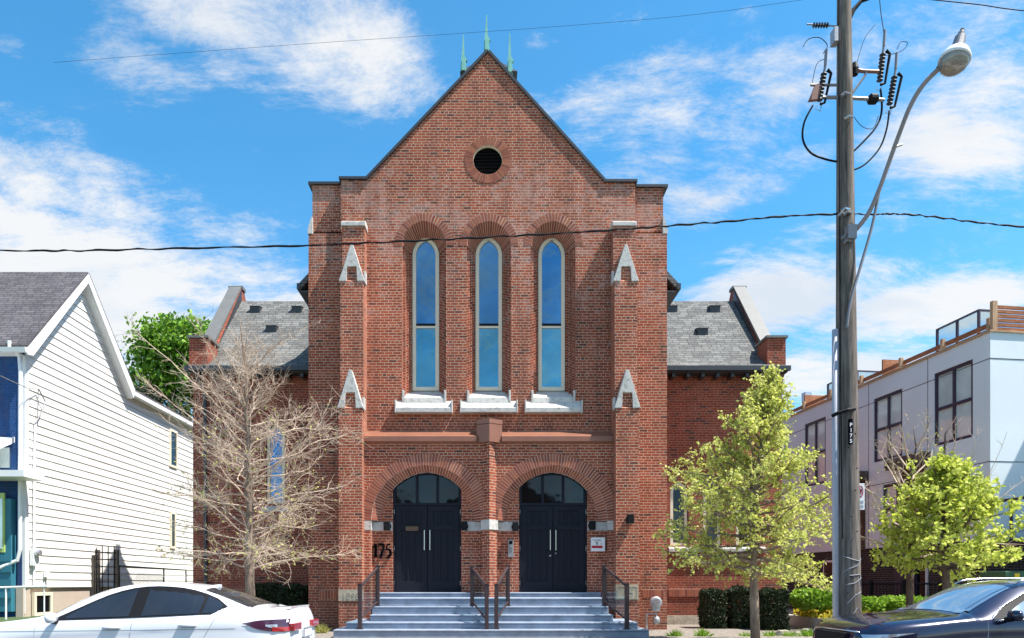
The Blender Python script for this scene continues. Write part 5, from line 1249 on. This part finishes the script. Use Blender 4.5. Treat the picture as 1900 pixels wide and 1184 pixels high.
# ------------------------------------------------------------------ cars (front towards -X)
def lin(tab,x):
    if x<=tab[0][0]: return tab[0][1]
    for i in range(len(tab)-1):
        if x<=tab[i+1][0]:
            x0,y0=tab[i];x1,y1=tab[i+1]; t=(x-x0)/(x1-x0)
            # smooth cubic with neighbours
            m0=(y1-(tab[i-1][1] if i>0 else y0))/(x1-(tab[i-1][0] if i>0 else x0)) if i>0 else (y1-y0)/(x1-x0)
            m1=((tab[i+2][1] if i+2<len(tab) else y1)-y0)/((tab[i+2][0] if i+2<len(tab) else x1)-x0)
            h_=x1-x0; return (2*t**3-3*t*t+1)*y0+(t**3-2*t*t+t)*h_*m0+(-2*t**3+3*t*t)*y1+(t**3-t*t)*h_*m1
    return tab[-1][1]
def car(name,lab,x0,yc,spec,mats):
    o=thing(name,lab,'car',(x0+spec['L']/2,yc,0)); L=spec['L']; T=spec
    xs=sorted(set([i*L/110 for i in range(111)]))
    def half(x):
        zt=lin(T['top'],x); wt=lin(T['wtop'],x); zb=lin(T['belt'],x); wb=lin(T['wbelt'],x); zb=min(zb,zt-.02); wm=wb+.035
        return [(0,zt),(wt*.35,zt-.004),(wt*.65,zt-.014),(wt*.86,zt-.032),(wt,zt-.07 if zt-zb>.12 else zt-.02),(wb,zb),(wb+.018,zb-.05),(wm,zb-.16),(wm-.004,zb-.19),(wm+.0,zb-.24),(wm-.006,.52),(wm-.02,.36),(wm-.07,.22),(0,.2)]
    m=MB(); rings=[]
    for x in xs:
        hp_=half(x); dz=0
        pts=[(x0+x,yc-y,z) for y,z in hp_]+[(x0+x,yc+y,z) for y,z in hp_[::-1][1:-1]]
        rings.append([m.vert(p) for p in pts])
    n=len(rings[0])
    for i in range(len(rings)-1):
        for k in range(n): j=(k+1)%n; m.idx([rings[i][k],rings[i][j],rings[i+1][j],rings[i+1][k]])
    m.idx(rings[0]); m.idx(rings[-1][::-1])
    body=m.build('body',mats['paint'],o,smooth=True)
    def side(x,z,sg,off=.006):
        hp_=half(x)
        for i in range(4,len(hp_)-1):
            (ya,za),(yb,zb)=hp_[i],hp_[i+1]
            if zb<=z<=za: y=ya+(yb-ya)*(za-z)/max(1e-5,za-zb); break
        else: y=hp_[4][0] if z>hp_[4][1] else hp_[-2][0]
        return (x0+x,yc+sg*(y+off),z)
    def patch(name,a,b,zlo,zhi,mat,sg,off=.006,par=None,nz=3,nx=14):
        m=MB(); G=[]
        for i in range(nx+1):
            x=a+(b-a)*i/nx; lo,hi=zlo(x),zhi(x); G.append([m.vert(side(x,lo+(hi-lo)*k/nz,sg,off)) for k in range(nz+1)])
        for i in range(nx):
            for k in range(nz): m.idx([G[i][k],G[i+1][k],G[i+1][k+1],G[i][k+1]])
        return m.build(name,mat,par or o,smooth=True)
    def strip(name,xs_,wf,mat,zf=None,off=.006,par=None):      # patch over the top surface between two stations (windscreens)
        m=MB(); G=[]
        for x in xs_:
            hp_=half(x); w_=wf(x); row=[]
            for k in range(-6,7):
                y=w_*k/6; ay=abs(y); z=hp_[0][1]
                for i in range(4):
                    (ya,za),(yb,zb)=hp_[i],hp_[i+1]
                    if ya<=ay<=yb: z=za+(zb-za)*(ay-ya)/max(1e-5,yb-ya)
                row.append(m.vert((x0+x,yc+y,z+off)))
            G.append(row)
        for i in range(len(G)-1):
            for k in range(12): m.idx([G[i][k],G[i+1][k],G[i+1][k+1],G[i][k+1]])
        return m.build(name,mat,par or o,smooth=True)
    for sg in (-1,1):
        for wi,(a,b,lo,hi) in enumerate(T['windows']):
            lo_=(lambda x,lo=lo:lin(lo,x)); hi_=(lambda x,hi=hi:lin(hi,x))
            if wi==0: patch('window_surround',T['surround'][0],T['surround'][1],lambda x:lin(T['surround'][2],x),lambda x:lin(T['surround'][3],x),M['black'],sg,.012)
            patch('side_window',a,b,lo_,hi_,T.get('glass',M['car_glass']),sg,.019)
        for (a,b,z,hh) in T['handles']:
            patch('handle_cup',a+.01,b-.01,lambda x:z-.035,lambda x:z+.03,M['meter'],sg,.003,nx=6)
            m=MB(); p0=Vector(side(a,z,sg,.0)); p1=Vector(side(b,z+.004,sg,.0)); mid=(p0+p1)/2; off=Vector((0,sg*.045,0))
            m.tube([p0,p0+off*.5,mid+off*.6,p1+off*.5,p1],[.020,.024,.026,.024,.020],8); m.build('door_handle',mats.get('handle',mats['paint']),o,smooth=True)
        # door seams
        for sx in T['seams']:
            m=MB(); pts=[side(sx[0]+(sx[1]-sx[0])*k/8,lin(T['belt'],sx[0])-.03-k*.075,sg,.0015) for k in range(9)]; m.tube(pts,.004,4); m.build('door_seam',M['meter'],o)
        # mirror
        mx_,mz=T['mirror']; p=Vector(side(mx_,mz,sg,0)); m=MB()
        q_=[(0,.03),(.07,.09),(.09,.10),(.085,.10),(.05,.06)]
        m.lathe([(.02,-.11),(.06,-.085),(.07,0),(.066,.07),(.03,.10)],p+Vector((.02,sg*.16,.03)),14,(.15,sg*1,0)); m.v=[((v[0]-p[0])*.75+p[0],v[1],v[2]) for v in m.v]; mi=m.build('mirror',mats['paint'],o,smooth=True)
        MB().tube([p+Vector((0,0,-.03)),p+Vector((.01,sg*.10,-.02)),p+Vector((.0,sg*.15,0))],[.035,.03,.04],8).build('mirror_foot',M['black'],mi)
    strip('windscreen',T['ws'][0],lambda x:lin(T['ws'][1],x),M['car_wind'])
    strip('rear_window',T['rw'][0],lambda x:lin(T['rw'][1],x),T.get('rwmat',M['car_glass']))
    for wx_ in T['wheels']:
        for sg in (-1,1):
            y=yc+sg*(lin(T['wbelt'],wx_)-.08); R_=.335
            m=MB(); m.lathe([(R_-.05,-.11),(R_-.005,-.10),(R_,-.05),(R_,.05),(R_-.005,.10),(R_-.05,.11)],(x0+wx_,y,R_),28,(0,1,0)); wh=m.build('wheel',M['rubber'],o,smooth=False)
            m=MB(); m.lathe([(.03,0),(.05,.03),(.24,.02),(.25,0)],(x0+wx_,y+sg*.112,R_),20,(0,sg,0)); m.build('rim',M['clear'],wh)
            m=MB(); pts=[side(wx_+.40*math.cos(t),max(.3,.34+.40*math.sin(t)),sg,.004) for t in [math.pi*k/14 for k in range(15)]]; m.tube(pts,.016,6); m.build('arch_lip',mats['paint'],o,smooth=True)
            m=MB(); c=side(wx_,.5,sg,-.03); m.prism([(x0+wx_+.385*math.cos(t),.34+.385*math.sin(t)) for t in [math.pi*k/16 for k in range(17)]],c[1]+sg*.028,c[1]+sg*.040); m.build('wheel_well',M['black'],o)
    return o,side,patch,strip,half
# white sedan
SC=8.9
def cx_(px,Y=8.9): return (px-CX)*Y/F
xr=-2.58; Lc=4.9; x0=xr-Lc
loc=lambda px,Y=8.9: cx_(px,Y)-x0
zz=lambda py,Y=8.9: HZ(py,Y)
spec=dict(L=Lc,
 top=[(0,.52),(.03,.66),(.12,.76),(.45,.90),(1.0,1.0),(1.45,1.06),(1.62,1.10),(2.0,1.30),(2.4,1.455),(2.8,1.515),(3.1,1.52),(3.45,1.49),(3.8,1.40),(4.15,1.275),(4.4,1.185),(4.6,1.175),(4.80,1.165),(4.84,1.10),(4.88,.85),(4.9,.6)],
 wtop=[(0,.35),(.2,.62),(.6,.74),(1.4,.77),(1.65,.70),(2.3,.60),(3.1,.58),(3.7,.58),(4.1,.62),(4.4,.68),(4.7,.66),(4.85,.55),(4.9,.45)],
 belt=[(0,.48),(.05,.6),(.3,.78),(1.0,.90),(1.6,.985),(2.5,1.03),(3.4,1.07),(4.1,1.09),(4.5,1.08),(4.8,1.04),(4.88,.82),(4.9,.56)],
 wbelt=[(0,.40),(.15,.66),(.5,.83),(1.2,.875),(2.5,.885),(3.8,.875),(4.4,.83),(4.7,.74),(4.85,.62),(4.9,.5)],
 windows=[(1.98,2.82,[(1.98,1.05),(2.82,1.075)],[(1.98,1.07),(2.2,1.21),(2.5,1.345),(2.82,1.43)]),
          (2.98,3.72,[(2.98,1.08),(3.72,1.11)],[(2.98,1.44),(3.4,1.42),(3.72,1.345)]),
          (3.76,3.99,[(3.76,1.112),(3.93,1.13),(3.99,1.2)],[(3.76,1.335),(3.9,1.27),(3.99,1.205)])],
 surround=(1.80,4.04,[(1.80,1.02),(2.9,1.06),(3.7,1.095),(3.93,1.11),(4.04,1.19)],[(1.80,1.03),(2.1,1.19),(2.5,1.375),(2.9,1.462),(3.4,1.448),(3.75,1.36),(3.95,1.265),(4.04,1.20)]),
 handles=[(2.52,2.72,.93,0),(3.50,3.70,.96,0)], seams=[(1.62,1.60),(2.88,2.80),(3.95,3.62)], mirror=(1.88,1.03),
 ws=([1.68+.06*i for i in range(13)],[(1.68,.66),(2.4,.54)]), rw=([3.66+.06*i for i in range(12)],[(3.66,.50),(4.0,.54),(4.32,.60)]), wheels=(.95,3.77), rwmat=M['car_glass'])
wc_,side,patch,strip,half=car('white_sedan','white sedan with tinted windows parked at the kerb, bottom left','' and 0 or x0,9.83,spec,dict(paint=M['car_white'],handle=M['car_white']))
# tail lamps, plate, fin, rear lip
for sg in (-1,1):
    tl=[(4.32,.985),(4.5,1.02),(4.86,1.035)]; bl=[(4.32,.975),(4.55,.89),(4.86,.86)]
    t1=patch('tail_lamp',4.30,4.84,lambda x:lin(bl,x),lambda x:lin(tl,x),M['taild'],sg,.014)
    patch('red_lens',4.62,4.86,lambda x:.885,lambda x:.945,M['tail'],sg,.022,par=t1) if False else patch('red_lens',4.66,4.86,lambda x:.872,lambda x:.93,M['tail'],sg,.020)
    patch('clear_lens',4.58,4.72,lambda x:.90+.3*(4.72-x),lambda x:.965 ,M['clear'],sg,.017)
    patch('body_crease',.9,4.2,lambda x:.86+.012*x,lambda x:.868+.012*x,M['meter'],sg,.002,nz=1,nx=40)
yr_=9.83; xr0=x0+4.9
m=MB(); m.box(xr0-.03,yr_-.62,.86,xr0-.0,yr_-.3,.96)
for sg in (-1,1):
    m=MB(); a,b=yr_+sg*.30,yr_+sg*.66; m.box(xr0-.06,min(a,b),.87,xr0+.012,max(a,b),.97); m.build('rear_lamp',M['tail'],wc_,bevel=.01)
m=MB(); m.box(xr0-.02,yr_-.20,.76,xr0+.02,yr_+.2,.88); pln=m.build('licence_plate',M['signwhite'],wc_); 
MB().prism([[(yr_-.21,.75),(yr_+.21,.75),(yr_+.21,.89),(yr_-.21,.89)],[(yr_-.19,.77),(yr_+.19,.77),(yr_+.19,.87),(yr_-.19,.87)]],xr0+.015,xr0+.026,'x').build('plate_frame',M['meter'],wc_)
m=MB(); m.prism([(x0+3.50,1.47),(x0+3.68,1.42),(x0+3.69,1.485),(x0+3.66,1.49)],9.83-.02,9.83+.02); m.build('roof_fin',M['car_white'],wc_,bevel=.006)
m=MB(); pts=[(x0+4.72,yr_+sg_*.02,1.18) for sg_ in (0,)]
m.hexa([(x0+4.58,yr_-.52,1.165),(x0+4.80,yr_-.50,1.155),(x0+4.80,yr_+.50,1.155),(x0+4.58,yr_+.52,1.165)],[(x0+4.64,yr_-.50,1.18),(x0+4.82,yr_-.48,1.188),(x0+4.82,yr_+.48,1.188),(x0+4.64,yr_+.50,1.18)]); m.build('boot_lip',M['car_white'],wc_,bevel=.01)
# steering wheel rim hint behind the tinted glass is hidden; navy crossover
x0n=4.78
spec2=dict(L=4.7,glass=M['car_wind'],
 top=[(0,.60),(.03,.80),(.10,.93),(.35,1.01),(.8,1.065),(1.2,1.10),(1.36,1.13),(1.7,1.31),(2.0,1.455),(2.25,1.53),(2.7,1.56),(3.5,1.55),(4.1,1.50),(4.45,1.30),(4.62,1.05),(4.7,.7)],
 wtop=[(0,.45),(.15,.64),(.5,.74),(1.1,.76),(1.36,.72),(2.0,.62),(2.6,.60),(3.6,.60),(4.3,.60),(4.6,.66),(4.7,.5)],
 belt=[(0,.55),(.08,.76),(.3,.90),(.9,.99),(1.4,1.045),(2.5,1.07),(3.8,1.10),(4.4,1.10),(4.62,.98),(4.7,.65)],
 wbelt=[(0,.50),(.15,.74),(.5,.88),(1.2,.915),(2.5,.92),(4.0,.90),(4.5,.82),(4.7,.6)],
 windows=[(1.80,2.70,[(1.80,1.075),(2.70,1.10)],[(1.80,1.09),(2.1,1.26),(2.4,1.39),(2.70,1.44)]),(2.80,3.55,[(2.80,1.10),(3.55,1.12)],[(2.80,1.45),(3.55,1.44)]),(3.62,4.1,[(3.62,1.125),(4.1,1.15)],[(3.62,1.43),(3.9,1.39),(4.1,1.25)])],
 surround=(1.62,4.2,[(1.62,1.05),(2.7,1.078),(3.6,1.10),(4.2,1.13)],[(1.62,1.06),(1.95,1.25),(2.35,1.42),(2.8,1.48),(3.6,1.465),(4.2,1.2)]),
 handles=[(2.45,2.65,.96,0),(3.35,3.55,.98,0)], seams=[(1.55,1.5),(2.75,2.7),(3.8,3.5)], mirror=(1.78,1.07),
 ws=([1.38+.055*i for i in range(14)],[(1.38,.69),(2.1,.57)]), rw=([4.12+.05*i for i in range(9)],[(4.12,.55),(4.55,.6)]), wheels=(.92,3.66))
nv,side,patch,strip,half=car('navy_crossover','dark navy crossover car parked at the kerb, bottom right','' and 0 or x0n,9.66,spec2,dict(paint=M['car_navy']))
for sg in (-1,1):
    # bright window line and roof rail
    m=MB(); pts=[side(x,lin(spec2['surround'][3],x)+.012,sg,.02) for x in [1.62+.09*i for i in range(26)]]; m.tube(pts,.008,5); m.build('chrome_trim',M['chrome'],nv,smooth=True)
    m=MB(); pts=[side(x,lin(spec2['surround'][2],x)-.012,sg,.02) for x in [1.62+.12*i for i in range(22)]]; m.tube(pts,.007,5); m.build('chrome_trim',M['chrome'],nv,smooth=True)
    m=MB(); pts=[(x0n+x,9.66+sg*(lin(spec2['wtop'],x)-.03),lin(spec2['top'],x)+(.015 if i in (0,17) else .045)-.03) for i,x in enumerate([2.15+.11*i for i in range(18)])]; m.tube(pts,.014,6); m.build('roof_rail',M['chrome'],nv,smooth=True)
    t1=patch('headlamp',.10,.62,lambda x:.76+.21*(x-.1),lambda x:.835+.075*(x-.1),M['clear'],sg,.012)
MB().box(x0n-.005,9.66-.42,.66,x0n+.06,9.66+.42,.84).build('grille',M['black'],nv,bevel=.01)
m=MB(); m.tube([(x0n+.10,9.66-.60,.86),(x0n+.02,9.66-.3,.875),(x0n+.0,9.66,.88),(x0n+.02,9.66+.3,.875),(x0n+.10,9.66+.60,.86)],.012,6); m.build('grille_trim',M['chrome'],nv,smooth=True)
